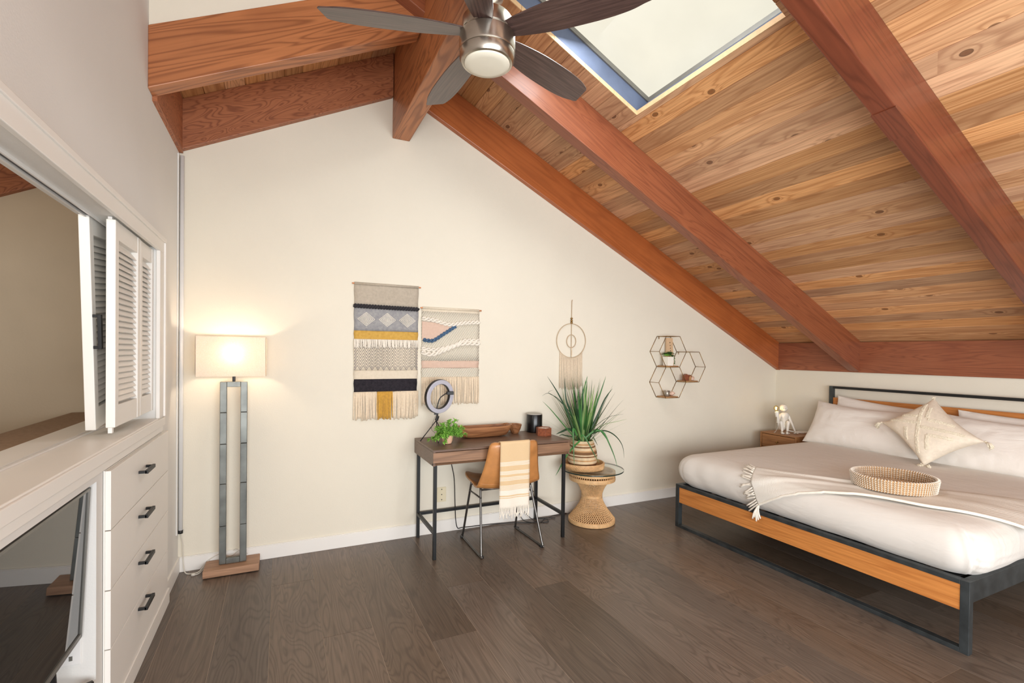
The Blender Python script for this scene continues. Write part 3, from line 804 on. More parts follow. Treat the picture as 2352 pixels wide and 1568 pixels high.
MB(L_).tube([b0, hub+Vector((.012, 0, .035))], .006, 8).tube([hub+Vector((.012, 0, .035)), hub], .013, 10).box(b0.x-.015, b0.x+.015, b0.y-.008, b0.y+.008, b0.z-.008, b0.z+.004).build('joint', 'black_plastic', t)
for q in ((.955, 3.60, Z+.004), (1.055, 3.475, Z+.004), (1.16, 3.66, Z+.004)):
    MB(L_).tube([hub, q], .0036, 8).sphere(q, .006, 8, 6, (1, 1, .6)).build('leg', 'black_plastic', t, smooth=True)
o = MB((1.05, 3.58, Z)).tube(smoothpath([b0, (1.045, 3.60, .90), (1.035, 3.585, .86), (1.06, 3.57, .83), (1.08, 3.60, Z+.003), (1.15, 3.70, Z+.003), (1.2, 3.742, Z+.003)], 6), .0016, 6).build('light_cord', 'greyplas', smooth=True)
tag(o, 'thin grey cord hanging from the ring light to the desk', 'cord')

# small plant
t = thing('small_potted_plant', 'bushy light green plant in small pink clay pot at left of desk', 'plant', (1.11, 3.43, Z))
L_ = t.location
MB(L_).lathe([(.018, 0), (.030, .003), (.038, .025), (.040, .050), (.038, .068), (.034, .068), (.034, .055)], L_, 24).build('pot', 'terra', t, smooth=True, auto=50)
MB(L_).lathe([(.001, .050), (.034, .052), (.034, .056), (.001, .058)], L_, 16).build('soil', 'carpet', t)
rnd = random.Random(3); mb = MB(L_)
def leafquad(mb, p, d, upv, ln, wd, fold=.25):
    d = d.normalized(); s_ = d.cross(upv)
    if s_.length < 1e-4: s_ = Vector((1, 0, 0))
    s_.normalize(); n_ = s_.cross(d)
    pts = [p, p+d*ln*.3+s_*wd*.45+n_*wd*fold, p+d*ln*.7+s_*wd*.4+n_*wd*fold*.5, p+d*ln-n_*wd*.4, p+d*ln*.7-s_*wd*.4+n_*wd*fold*.5, p+d*ln*.3-s_*wd*.45+n_*wd*fold, p+d*ln*.5]
    mb.add(pts, [(0, 1, 6), (1, 2, 6), (2, 3, 6), (3, 4, 6), (4, 5, 6), (5, 0, 6)])
stems = MB(L_)
for i in range(46):
    az = rnd.uniform(0, 2*PI); el = rnd.uniform(.1, 1.35); ln = rnd.uniform(.07, .125)
    d = Vector((math.cos(az)*math.cos(el)*1.15, math.sin(az)*math.cos(el)*.8, math.sin(el)))
    p0 = L_+Vector((0, 0, .06)); pts = []
    for j in range(6):
        s_ = j/5; pts.append(p0+d*ln*s_+Vector((0, 0, -.045*s_*s_*(1.2-math.sin(el)))))
    stems.tube(pts, .0012, 5)
    for j in range(1, 6):
        for q in range(6):
            dd = (d+Vector((rnd.uniform(-1, 1), rnd.uniform(-1, 1), rnd.uniform(-.9, .5)))).normalized()
            leafquad(mb, pts[j], dd, Vector((0, 0, 1)), rnd.uniform(.020, .036), rnd.uniform(.012, .020))
stems.build('stems', 'leaf', t)
tag(mb.build('foliage', 'leaf2', t), kind='stuff')

# long carved wooden bowl
t = thing('dough_bowl', 'long carved wooden dough bowl lying along the desk by the wall', 'bowl', (1.475, 3.61, Z))
L_ = t.location
def bowl(nu=40):
    mb = MB(L_); prof = [(.55, 0), (.80, .012), (.95, .050), (1.0, .082), (.94, .085), (.86, .05), (.72, .025), (.3, .020), (.01, .02)]
    seg = 48; hx, hy = .235, .075
    for (s_, z) in prof:
        for k in range(seg):
            a = 2*PI*k/seg; ca, sa = math.cos(a), math.sin(a); e = .5
            X_ = math.copysign(abs(ca)**e, ca)*hx*s_; Y_ = math.copysign(abs(sa)**e, sa)*hy*s_
            mb.v.append(L_+Vector((X_, Y_, z+.012*(abs(ca)**3)*(s_ > .85)*1.0)))
    n_ = len(prof)
    for i in range(n_-1):
        for k in range(seg): mb.f.append((i*seg+k, i*seg+(k+1) % seg, (i+1)*seg+(k+1) % seg, (i+1)*seg+k))
    mb.f.append(tuple(range(seg-1, -1, -1))); mb.f.append(tuple((n_-1)*seg+k for k in range(seg)))
    return mb
bowl().build('body', 'acacia', t, smooth=True, auto=60)
t = thing('small_wooden_bowl', 'small round wooden bowl at the right end of the dough bowl', 'bowl', (1.775, 3.66, Z))
L_ = t.location
MB(L_).lathe([(.026, 0), (.030, .004), (.046, .035), (.056, .068), (.0575, .078), (.053, .076), (.042, .038), (.02, .018), (.001, .016)], L_, 36).build('body', 'acacia', t, smooth=True, auto=60)
# black smart speaker
t = thing('speaker', 'black cylindrical speaker with pale flat top on the desk', 'speaker', (1.965, 3.67, Z))
L_ = t.location
M['speaker_black'] = plain('speaker_black', (.004, .004, .005), .28, var=.1)
M['speaker_top'] = plain('speaker_top', srgb(168, 164, 156), .4, var=.02)
MB(L_).lathe([(.060, 0), (.067, .004), (.068, .010), (.068, .148), (.066, .152)], L_, 40).build('body', 'speaker_black', t, smooth=True, auto=40)
MB(L_).lathe([(.066, .152), (.067, .156), (.064, .159), (.001, .159)], L_, 40).build('top_cap', 'speaker_top', t, smooth=True, auto=40)
# hexagonal wood candle box
t = thing('candle', 'hexagonal reddish wooden candle holder with white wax at the right desk end', 'candle', (1.957, 3.49, Z))
L_ = t.location
hx = lambda r_, ph=R(14): [(L_.x+r_*math.cos(ph+PI/3*k), L_.y+r_*math.sin(ph+PI/3*k)) for k in range(6)]
mb = MB(L_)
o_, i_ = hx(.066), hx(.056)
for k in range(6):
    j = (k+1) % 6
    mb.hexa([(*o_[k], L_.z+.0), (*o_[j], L_.z+.0), (*i_[j], L_.z+.0), (*i_[k], L_.z+.0), (*o_[k], L_.z+.064), (*o_[j], L_.z+.064), (*i_[j], L_.z+.064), (*i_[k], L_.z+.064)])
mb.build('holder', 'redwood', t, bevel=.001)
MB(L_).prism(i_, 2, L_.z+.002, L_.z+.058).build('wax', 'wax', t)
MB(L_).tube([(L_.x, L_.y, L_.z+.058), (L_.x+.002, L_.y, L_.z+.070)], .0012, 6).build('wick', 'black_plastic', t)

# ------------------------------------------------------------------ chair
t = thing('desk_chair', 'tan leather bucket chair with grey steel sled legs at the desk', 'chair', (1.525, 3.37, 0))
prof = [(-.262, .806, .150), (-.262, .798, .188), (-.256, .75, .203), (-.238, .67, .214), (-.218, .59, .232), (-.190, .52, .250), (-.155, .472, .258), (-.09, .450, .258), (0, .458, .252), (.09, .462, .248), (.16, .474, .240), (.205, .478, .222), (.225, .470, .19)]
def cur(v, i):
    x = v*(len(prof)-1); k = min(int(x), len(prof)-2); f = x-k
    p0, p1, p2, p3 = (prof[max(k-1, 0)][i], prof[k][i], prof[k+1][i], prof[min(k+2, len(prof)-1)][i])
    return .5*((2*p1)+(p2-p0)*f+(2*p0-5*p1+4*p2-p3)*f*f+(3*p1-p0-3*p2+p3)*f**3)
def shellp(u, v):
    U = u*2-1; y, z, hw = cur(v, 0), cur(v, 1), cur(v, 2)
    back = max(0, min(1, (.62-v)/.25)); a = abs(U)**2.2
    return (U*hw*(1-.03*a), y+.055*a*back, z+(.035*a*(1-back)) + .0*back)
MB().grid(shellp, 24, 30).build('seat_shell', 'leather', t, smooth=True, solid=.014)
# piping seam low on the back
MB().tube([Vector(shellp(u/20, .44))+Vector((0, -.008, -.004)) for u in range(0, 21)], .0025, 6).build('seam', 'leather', t, smooth=True)
for sx in (-1, 1):
    pts = [(sx*.20, -.075, .452), (sx*.205, -.085, .440), (sx*.243, -.205, .05), (sx*.247, -.218, .014), (sx*.246, -.19, .008), (sx*.235, .20, .008), (sx*.232, .222, .016), (sx*.228, .205, .06), (sx*.212, .095, .44), (sx*.205, .085, .452)]
    MB().tube(smoothpath(pts, 4), .0085, 10).build('sled_leg', 'chairsteel', t, smooth=True)
    MB().tube([(sx*.214, -.112, .395), (sx*.216, .105, .395)], .006, 8).build('stretcher', 'chairsteel', t, smooth=True)
    for yy in (-.205, .205):
        MB().box(sx*.240-.012, sx*.240+.012, yy-.015, yy+.015, 0, .018).build('foot_pad', 'black_plastic', t, bevel=.003)
MB().tube([(-.205, -.085, .445), (.205, -.085, .445)], .008, 8).tube([(-.205, .085, .448), (.205, .085, .448)], .008, 8).build('seat_frame', 'chairsteel', t, smooth=True)

# towel over the chair back
def towel_mat():
    t2 = NT('striped_towel')
    tc = t2.n('ShaderNodeTexCoord').outputs['UV']
    sp = t2.n('ShaderNodeSeparateXYZ'); t2.link(tc, sp.inputs[0])
    v = sp.outputs[1]
    tan, wh = srgb(222, 192, 150), srgb(240, 233, 220)
    # v = z in metres for the rear panel
    edges = []
    def st(a, b): edges.append((a, b))
    for a in (.676, .668, .660, .652): st(a-.0022, a+.0022)
    for a in (.609, .600, .591): st(a-.0028, a+.0028)
    for a in (.566, .556, .546): st(a-.0026, a+.0026)
    for a in (.507, .498, .489, .480): st(a-.0024, a+.0024)
    st(.437, .474); st(.0, .415); st(.421, .427)
    tot = None
    for a, b in edges:
        x_ = t2.math('MULTIPLY', t2.math('GREATER_THAN', v, a), t2.math('LESS_THAN', v, b))
        tot = x_ if tot is None else t2.math('MAXIMUM', tot, x_)
    nz = t2.noise(t2.n('ShaderNodeTexCoord').outputs['Object'], 120, 3)
    col = t2.mix(tot, c4(tan), c4(wh))
    col = t2.mix(t2.math('MULTIPLY', nz, .25), col, c4(srgb(228, 206, 172)))
    t2.link(col, t2.b.inputs['Base Color']); t2.b.inputs['Roughness'].default_value = .95; t2.b.inputs['Specular IOR Level'].default_value = .1
    t2.bump(t2.noise(t2.n('ShaderNodeTexCoord').outputs['Object'], 350, 2), .4, .002)
    return t2.m
M['towel'] = towel_mat()
t = thing('towel', 'tan towel with white stripes and fringe draped over the chair back', 'towel', (1.515, 3.09, .27))
L_ = t.location; cx, cy = 1.525, 3.37
def towelp(u, v):
    U = -.132+.232*u                  # x in the chair frame
    s_ = v*(.47+.04+.26)              # path length: rear panel up, over the back, down inside
    a = abs((U)/.2)**2.2
    if s_ < .47:
        z = .345+s_
        vv = max(0.0, min(.46, (.805-z)/.36*.36))
        k = 0
        # rear surface of the shell at this height
        yb = -.262 if z > .80 else (-.262+(.80-z)*.10)
        y = min(yb-.014, -.278+(.80-z)*.06)
        off = .006*math.sin(U*42+z*3)*(1-(z-.345)/.6)
        x_ = U*(1+.0*(1-v))-.02*(1-v/.61)*0+(.01*(.8-z)*2)
        return (cx+x_, cy+y+off+.02*a, z)
    if s_ < .51:
        f = (s_-.47)/.04; an = PI*(1-f)
        return (cx+U, cy-.262+.018*math.cos(an)*1.0+.02*a, .812+.012*math.sin(an))
    z = .812-(s_-.51)
    y = -.246+(.81-z)*.16
    return (cx+U, cy+y+.02*a+.075*a*0.4, z)
mb = MB(L_); mb.grid(towelp, 16, 60, uv=True)
for i, (a, b) in list(mb.uv.items()): mb.uv[i] = (a, mb.v[i].z)
mb.build('cloth', 'towel', t, smooth=True, solid=.004)
rnd = random.Random(5)
for i in range(26):
    u = (i+.5)/26; p = Vector(towelp(u, 0.0)); L2 = rnd.uniform(.055, .085)
    pts = [p+Vector((0, 0, .006)), p+Vector((rnd.uniform(-.004, .004), -.002, -L2*.5)), p+Vector((rnd.uniform(-.012, .012), rnd.uniform(-.006, .006), -L2))]
    MB(L_).tube(smoothpath(pts, 3), .0036, 6, taper=[1, .8, .8, .9, 1, 1, .7]).build('tassel', 'yarn_white', t, smooth=True)
# ------------------------------------------------------------------ wall hangings
M['g_top'] = weave_mat('taupe_weave', srgb(168, 156, 140), srgb(206, 194, 176), 1300, 1300, bump=.5)
M['g_mid'] = weave_mat('grey_weave', srgb(120, 122, 130), srgb(186, 183, 180), 1300, 1300, bump=.5)
M['g_gold'] = weave_mat('gold_weave', srgb(186, 142, 60), srgb(226, 184, 100), 900, 1500, bump=.5)
M['g_cream'] = weave_mat('cream_weave', srgb(214, 200, 176), srgb(236, 224, 204), 1200, 1200, bump=.4)
M['g_black'] = weave_mat('black_weave', srgb(24, 22, 26), srgb(62, 58, 64), 260, 1400, bump=.6)
M['g_pink'] = weave_mat('pink_weave', srgb(208, 178, 158), srgb(226, 198, 180), 1200, 1300, bump=.4)
def lattice():
    t = NT('open_lattice_weave')
    tc = t.n('ShaderNodeTexCoord').outputs['Object']
    sp = t.n('ShaderNodeSeparateXYZ'); t.link(tc, sp.inputs[0])
    a = t.math('SINE', t.math('MULTIPLY', t.math('ADD', sp.outputs[0], sp.outputs[2]), 440))
    b = t.math('SINE', t.math('MULTIPLY', t.math('SUBTRACT', sp.outputs[0], t.math('MULTIPLY', sp.outputs[2], .7)), 330))
    h = t.math('MULTIPLY_ADD', t.math('MINIMUM', a, b), .5, .5)
    t.val(t.b.inputs['Base Color'], t.ramp(h, [(.0, srgb(186, 178, 162)), (.35, srgb(232, 224, 206))]))
    t.b.inputs['Roughness'].default_value = .95; t.bump(h, .8, .003)
    return t.m
M['g_lattice'] = lattice()
rnd = random.Random(11)
YW = YB-.004
def rod(L_, t, x0, x1, z, y=YB-.010):
    MB(L_).tube([(x0, y, z), (x1, y, z)], .0055, 10).build('rod', 'copper', t, smooth=True, auto=50)
def braid(L_, t, pts, r, mat, name='braid', turns=90, strands=2):
    P0 = smoothpath(pts, 14); mb = MB(L_); P = []
    for a, b in zip(P0[:-1], P0[1:]):
        m_ = max(1, int((b-a).length/.0035))
        P += [a.lerp(b, k/m_) for k in range(m_)]
    P.append(P0[-1])
    lens = [0]
    for a, b in zip(P[:-1], P[1:]): lens.append(lens[-1]+(b-a).length)
    for s_ in range(strands):
        q = []
        for p, l in zip(P, lens):
            ph = l*turns+s_*2*PI/strands
            q.append(p+Vector((0, -r*.55*math.cos(ph)-r*.5, r*.7*math.sin(ph))))
        mb.tube(q, r*.62, 6)
    return mb.build(name, mat, t, smooth=True)
def fringe(L_, t, x0, x1, z1, z0, n, mat, r=.0032, y=None, name='fringe', jit=.01, stuff=True):
    mb = MB(L_); y = y if y is not None else YB-.010
    for i in range(n):
        x = x0+(x1-x0)*(i+.5)/n; dz = rnd.uniform(-jit, jit); dx = rnd.uniform(-.004, .004)
        mb.tube(smoothpath([(x, y, z1), (x+dx, y-rnd.uniform(0, .006), (z1+z0)/2), (x+dx*1.5+rnd.uniform(-.003, .003), y-rnd.uniform(-.002, .006), z0+dz)], 3), r*rnd.uniform(.8, 1.1), 6)
    o = mb.build(name, mat, t, smooth=True)
    if stuff: o['kind'] = 'stuff'
    return o
t = thing('wall_hanging', 'taller woven wall hanging with white diamonds, gold band and black band', 'wall hanging', (.724, YB, .93))
L_ = t.location; X0, X1 = .484, .966
rod(L_, t, .468, .984, 1.952)
def band(nm, mat, z0, z1, x0=X0, x1=X1, y=.0045, lab=None, tt=None, ll=None):
    o = MB(ll or L_).grid(lambda u, v: (x0+(x1-x0)*u+.002*math.sin(v*7+u*3), YB-y-.002-.0018*math.sin(u*9+z0*30), z0+(z1-z0)*v), 14, 6).build(nm, mat, tt or t, smooth=True, solid=.004)
    if lab: o['label'] = lab
    return o
band('band', 'g_top', 1.79, 1.962, lab='plain taupe woven top band')
MB(L_).tube([(X0, YB-.011, 1.953), (X1, YB-.011, 1.953)], .0095, 10).build('rod_sleeve', 'g_top', t, smooth=True)
band('band', 'g_mid', 1.603, 1.79, lab='grey band with three white diamonds')
band('band', 'g_gold', 1.533, 1.603, lab='gold woven band')
band('band', 'g_cream', 1.305, 1.533, lab='cream band with grey zigzags')
band('band', 'g_cream', 1.232, 1.305, lab='plain cream band')
band('band', 'g_black', 1.140, 1.240, y=.008, x0=X0+.002, x1=X1-.006, lab='black woven band')
MB(L_).box(X0+.002, X0+.014, YB-.012, YB-.004, 1.112, 1.145).build('loose_end', 'yarn_black', t)
braid(L_, t, [(X0-.002, YB-.006, 1.786), (.72, YB-.006, 1.783), (X1+.002, YB-.006, 1.781)], .014, 'yarn_black', turns=150)
for cxx in (.572, .727, .880):
    mb = MB(L_)
    for k_, s_ in enumerate((1.0, .78, .56, .34, .13)):
        a, b = .062*s_, .050*s_
        c = [(cxx-a, YB-.010, 1.690), (cxx, YB-.010, 1.690+b), (cxx+a, YB-.010, 1.690), (cxx, YB-.010, 1.690-b)]
        mb.tube(c, .0034, 5, closed=True)
    mb.build('diamond', 'yarn_white', t)
mb = MB(L_)
M['yarn_grey'] = plain('grey_yarn', srgb(158, 150, 146), .95, var=.12, nscale=80)
for row in range(9):
    zc_ = 1.322+row*.0235
    n_ = 22; pts = []
    for k in range(n_+1):
        x = X0+.004+(X1-X0-.008)*k/n_
        pts.append((x, YB-.0092, max(1.308, min(1.525, zc_+(.021 if k % 2 else -.021)))))
    mb.tube(pts, .0042, 5)
mb.build('zigzag', 'yarn_grey', t)
fringe(L_, t, X0-.002, X1+.006, 1.540, 1.477, 62, 'yarn_white', .0042, YB-.014, jit=.006)
fringe(L_, t, X0, .652, 1.145, .938, 26, 'yarn', .0044, jit=.012)
fringe(L_, t, .772, X1+.004, 1.145, .935, 30, 'yarn', .0044, jit=.012)
fringe(L_, t, .656, .770, 1.145, .940, 18, 'yarn_gold', .0044, YB-.013, jit=.012)

t = thing('wall_hanging', 'shorter cream woven wall hanging with pink patch and blue rope', 'wall hanging', (1.236, YB, 1.03))
L_ = t.location; X0, X1 = .994, 1.480
rod(L_, t, .984, 1.497, 1.796)
MB(L_).tube([(X0+.005, YB-.011, 1.797), (X1-.004, YB-.011, 1.797)], .009, 10).build('rod_sleeve', 'g_cream', t, smooth=True)
band('band', 'g_cream', 1.770, 1.80, X0, X1, tt=t, ll=L_, lab='plain cream top hem')
band('band', 'g_lattice', 1.378, 1.770, X0, X1, tt=t, ll=L_, lab='cream lattice weave')
band('band', 'g_pink', 1.322, 1.380, X0+.002, X1-.002, .006, tt=t, ll=L_, lab='pale pink woven band')
band('band', 'g_lattice', 1.245, 1.324, X0, X1, tt=t, ll=L_, lab='cream lattice weave')
MB(L_).prism([(X0+.002, 1.690), (1.11, 1.682), (1.25, 1.655), (1.10, 1.555), (1.05, 1.540), (X0+.002, 1.545)], 1, YB-.014, YB-.005).build('patch', 'g_pink', t)['label'] = 'pale pink woven patch'
braid(L_, t, [(X0+.012, YB-.010, 1.545), (1.065, YB-.010, 1.538), (1.10, YB-.010, 1.548), (1.18, YB-.010, 1.600), (1.275, YB-.010, 1.662)], .013, 'yarn_blue', 'rope', 110)
braid(L_, t, [(X0, YB-.008, 1.712), (1.10, YB-.008, 1.700), (1.22, YB-.008, 1.672), (1.35, YB-.008, 1.690), (X1, YB-.008, 1.700)], .015, 'yarn_white', turns=90)
braid(L_, t, [(X0-.002, YB-.008, 1.448), (1.08, YB-.008, 1.432), (1.20, YB-.008, 1.475), (1.32, YB-.008, 1.520), (X1, YB-.008, 1.525)], .017, 'yarn_white', turns=75)
braid(L_, t, [(X0-.002, YB-.008, 1.478), (1.10, YB-.008, 1.468), (1.25, YB-.008, 1.502), (1.35, YB-.008, 1.545), (X1, YB-.008, 1.545)], .014, 'yarn_white', turns=80)
fringe(L_, t, X0, X1, 1.25, 1.032, 66, 'yarn', .0040, jit=.010)

# dreamcatcher
t = thing('dream_catcher', 'macrame hoop hanging with inner ring, beads and long cream fringe', 'wall hanging', (2.376, YB, 1.14))
L_ = t.location; yy = YB-.012
MB(L_).tube(ellipse((2.377, yy, 1.567), .154, .154, 56), .0032, 6, closed=True).build('hoop', 'cord', t, smooth=True)
MB(L_).tube(ellipse((2.377, yy, 1.562), .049, .058, 36), .0034, 6, closed=True).build('inner_ring', 'cord', t, smooth=True)
MB(L_).tube([(2.378, yy, 1.93), (2.3765, yy, 1.40)], .0030, 6).tube([(2.379, yy, 1.925), (2.383, yy, 1.938)], .003, 6).build('cord', 'cord', t, smooth=True)
for z in (1.768, 1.748, 1.731): MB(L_).sphere((2.377, yy, z), .0115, 12, 8, (1, 1, .85)).build('bead', 'brass', t, smooth=True)
MB(L_).tube(smoothpath([(2.377, yy-.003, 1.50), (2.382, yy-.004, 1.46), (2.378, yy-.003, 1.42)], 4), .005, 6).build('tassel', 'yarn', t, smooth=True)
mb = MB(L_)
for i in range(46):
    x = 2.258+.236*i/45; dx = (x-2.377)/.154; zt_ = 1.567-.154*math.sqrt(max(0, 1-dx*dx)); zb_ = 1.165-.03*(1-dx*dx)+rnd.uniform(-.02, .01)
    j = rnd.uniform(-.003, .003)
    mb.tube([(x, yy, zt_), (x+j, yy-.003, (zt_+zb_)/2), (x+j*1.5, yy, zb_)], .0024, 5)
o = mb.build('fringe', 'yarn', t, smooth=True); o['kind'] = 'stuff'

# hexagon wire shelf
t = thing('hexagon_shelf', 'brass wire wall shelf of three hexagons with wooden ledges', 'shelf', (3.56, YB, 1.03))
L_ = t.location; a = .175; yb_, yf_ = YB-.004, 3.625
hexes = [(3.475, 1.481), (3.7375, 1.3295), (3.475, 1.178)]
for cx_, cz_ in hexes:
    mb = MB(L_)
    V = [(cx_+a*math.cos(k*PI/3), cz_+a*math.sin(k*PI/3)) for k in range(6)]
    for y in (yb_, yf_):
        for k in range(6):
            p, q = V[k], V[(k+1) % 6]; mb.tube([(p[0], y, p[1]), (q[0], y, q[1])], .0032, 6)
    for k in range(6): mb.tube([(V[k][0], yb_, V[k][1]), (V[k][0], yf_, V[k][1])], .0024, 6)
    mb.build('wire_frame', 'brass', t, smooth=True)
    MB(L_).box(cx_-a/2+.006, cx_+a/2-.006, yf_+.006, yb_-.004, V[4][1]+.003, V[4][1]+.013).build('ledge', 'shelfwood', t)
for cx_, cz_ in ((3.41, 1.632), (3.672, 1.4805)):
    MB(L_).tube(ellipse((cx_, yb_-.002, cz_-.012), .007, .011, 14), .0022, 5, closed=True).build('hanging_loop', 'brass', t, smooth=True)
# objects on it
zt1 = 1.481-a*math.sin(PI/3)+.0135; zt2 = 1.3295-a*math.sin(PI/3)+.0135; zt3 = 1.178-a*math.sin(PI/3)+.0135
t = thing('succulent_planter', 'square white pot of green succulents on the top hexagon ledge', 'plant', (3.452, 3.665, zt1))
L_ = t.location
w_ = .034
MB(L_).hexa([(L_.x-w_, L_.y-w_, L_.z), (L_.x+w_, L_.y-w_, L_.z), (L_.x+w_, L_.y+w_, L_.z), (L_.x-w_, L_.y+w_, L_.z)]+[(L_.x+sx*(w_+.004), L_.y+sy*(w_+.004), L_.z+.088) for sx, sy in ((-1, -1), (1, -1), (1, 1), (-1, 1))]).build('pot', 'ceramic', t, bevel=.002)
rnd = random.Random(21)
def rosette(mb, c, r_, n, up_=.6):
    r_ *= 1.3
    for ring_ in range(3):
        for k in range(n):
            az = 2*PI*(k+ring_*.5)/n; el = .25+.45*ring_
            d = Vector((math.cos(az)*math.cos(el), math.sin(az)*math.cos(el), math.sin(el)*up_*1.4))
            leafquad(mb, Vector(c), d, Vector((0, 0, 1)), r_*(1-.18*ring_), r_*.42, .35)
for c_, r_, mt_ in (((3.425, 3.655, zt1+.095), .032, 'leaf2'), ((3.452, 3.65, zt1+.098), .034, 'leaf3'), ((3.477, 3.67, zt1+.112), .040, 'leaf3'), ((3.44, 3.69, zt1+.105), .036, 'leaf3'), ((3.488, 3.65, zt1+.092), .026, 'leaf3')):
    mb = MB(L_); rosette(mb, c_, r_, 8); mb.build('succulent', mt_, t)
mb = MB(L_)
p = smoothpath([(3.488, 3.642, zt1+.09), (3.500, 3.632, zt1+.07), (3.501, 3.632, zt1+.02)], 6)
mb.tube(p, .0012, 5)
for q in p:
    for k in range(2): mb.sphere(q+Vector((rnd.uniform(-.006, .006), rnd.uniform(-.004, .004), 0)), .0042, 6, 4)
mb.build('trailing_stem', 'leaf3', t)
M['plaque'] = plain('pale_plaque_wood', srgb(212, 178, 140), .6, var=.05)
t = thing('wooden_plaque', 'tall curved pale wooden plaque with a column of small dark marks behind the succulents', 'plaque', (3.515, 3.72, zt1))
L_ = t.location
x0 = 3.478
out = [(x0, zt1), (x0, 1.618), (x0+.078, 1.618), (x0+.080, 1.55), (x0+.086, 1.48), (x0+.094, 1.42), (x0+.096, zt1)]
MB(L_).prism(out, 1, 3.715, 3.733).build('board', 'plaque', t, bevel=.001)
for i, z in enumerate((1.573, 1.545, 1.518, 1.492)):
    mb = MB(L_); c_ = x0+.040+.003*i
    mb.box(c_-.005, c_+.005, 3.7138, 3.7152, z-.006, z-.002).box(c_-.003, c_+.003, 3.7138, 3.7152, z-.002, z+.006 if i == 0 else z+.003)
    mb.build('mark', 'black_plastic', t)
t = thing('incense_house', 'small dark reddish wooden house ornament on the right hexagon ledge', 'ornament', (3.70, 3.67, zt2))
L_ = t.location
MB(L_).prism([(3.668, zt2), (3.720, zt2), (3.720, zt2+.052), (3.694, zt2+.068), (3.668, zt2+.052)], 1, 3.655, 3.69).build('body', 'redwood', t, bevel=.001)
MB(L_).prism([(3.722, zt2), (3.752, zt2), (3.752, zt2+.038), (3.737, zt2+.052), (3.722, zt2+.038)], 1, 3.652, 3.688).build('side_house', 'shelfwood', t, bevel=.001)
MB(L_).bar((3.716, 3.67, zt2+.036), (3.739, 3.67, zt2+.057), .040, .005).bar((3.736, 3.67, zt2+.057), (3.758, 3.67, zt2+.036), .040, .005).build('roof', 'redwood', t)
def rock(name, label, c, r_, sc, seed, mat='stone'):
    t_ = thing(name, label, 'crystal', c)
    bm = bmesh.new(); bmesh.ops.create_icosphere(bm, subdivisions=2, radius=1)
    for v in bm.verts:
        n_ = mnoise.noise(v.co*1.7+Vector((seed, 0, 0)))
        v.co *= 1+.45*n_
        v.co = Vector((v.co.x*sc[0]*r_, v.co.y*sc[1]*r_, v.co.z*sc[2]*r_))
    zmin = min(v.co.z for v in bm.verts)
    for v in bm.verts: v.co.z -= zmin
    me = bpy.data.meshes.new('stone'); bm.to_mesh(me); bm.free(); me.materials.append(M[mat])
    o_ = bpy.data.objects.new('stone', me); link(o_, t_)
    return t_
rock('crystal_cluster', 'pale crystal cluster beside the small wooden house on the right ledge', (3.787, 3.68, zt2), .026, (1.1, .8, .85), 3.0)
rock('pink_crystal', 'pinkish crystal beside the pewter cup on the lowest hexagon ledge', (3.523, 3.68, zt3), .027, (1.1, .8, .8), 8.0)
t = thing('pewter_cup', 'small grey metal cup on the lowest hexagon ledge', 'cup', (3.455, 3.68, zt3))
MB(t.location).lathe([(.024, 0), (.027, .004), (.029, .052), (.027, .054), (.024, .012), (.001, .010)], t.location, 24).build('cup', 'tin', t, smooth=True, auto=50)

# ------------------------------------------------------------------ rattan side table
TX, TY = 2.44, 3.485
t = thing('rattan_side_table', 'hourglass rattan side table with round glass top beside the desk', 'table', (TX, TY, 0))
def hr(z):      # hourglass radius
    k = [(0, .198), (.03, .198), (.06, .176), (.12, .128), (.18, .094), (.225, .084), (.27, .092), (.32, .118), (.365, .155), (.38, .165)]
    for (z0, r0), (z1, r1) in zip(k[:-1], k[1:]):
        if z <= z1: return r0+(r1-r0)*(z-z0)/(z1-z0)
    return k[-1][1]
MB().lathe([(.190, 0), (.200, .004), (.202, .018), (.200, .034), (.190, .038), (.186, .034), (.186, .004)], (0, 0, 0), 48).build('base_ring', 'rattan', t, smooth=True, auto=50)
MB().lathe([(.086, .212), (.090, .214), (.090, .236), (.086, .238), (.078, .236), (.078, .214)], (0, 0, 0), 40).build('waist_band', 'rattan', t, smooth=True, auto=50)
for a_, b_, nm in ((.362, .400, 'top_ring'), (.410, .448, 'top_ring')):
    MB().lathe([(.180, a_), (.198, a_+.003), (.200, a_+.012), (.198, b_-.003), (.190, b_), (.176, b_-.002), (.172, a_+.002)], (0, 0, 0), 48).build(nm, 'rattan', t, smooth=True, auto=50)
mb = MB()
for k in range(60):
    a_ = 2*PI*k/60; mb.tube([(.190*math.cos(a_), .190*math.sin(a_), .396), (.190*math.cos(a_), .190*math.sin(a_), .422)], .0036, 5)
o = mb.build('spindles', 'rattan', t, smooth=True); o['kind'] = 'stuff'
mb = MB()
N_ = 58
for (z0, z1, tw) in ((.030, .225, 1.15), (.225, .378, .95)):
    for sgn in (1, -1):
        for k in range(N_):
            a0 = 2*PI*k/N_; pts = []
            for j in range(6):
                f = j/5; z = z0+(z1-z0)*f; an = a0+(tw if sgn > 0 else -.45*tw)*f; rr_ = hr(z)-.002*(sgn > 0)
                pts.append((rr_*math.cos(an), rr_*math.sin(an), z))
            mb.tube(pts, .0028, 5, cap=False)
o = mb.build('cane_weave', 'rattan', t, smooth=True); o['kind'] = 'stuff'
MB().lathe([(.262, .4495), (.268, .452), (.268, .459), (.262, .4615), (.001, .4615)], (0, 0, 0), 64).build('glass_top', 'glass', t, smooth=True, auto=30)
o = MB().lathe([(.2682, .4505), (.2690, .4520), (.2690, .4590), (.2682, .4605)], (0, 0, 0), 64)
o.f = o.f[:-2]; o.build('glass_rim', 'glass_edge', t, smooth=True, auto=30)

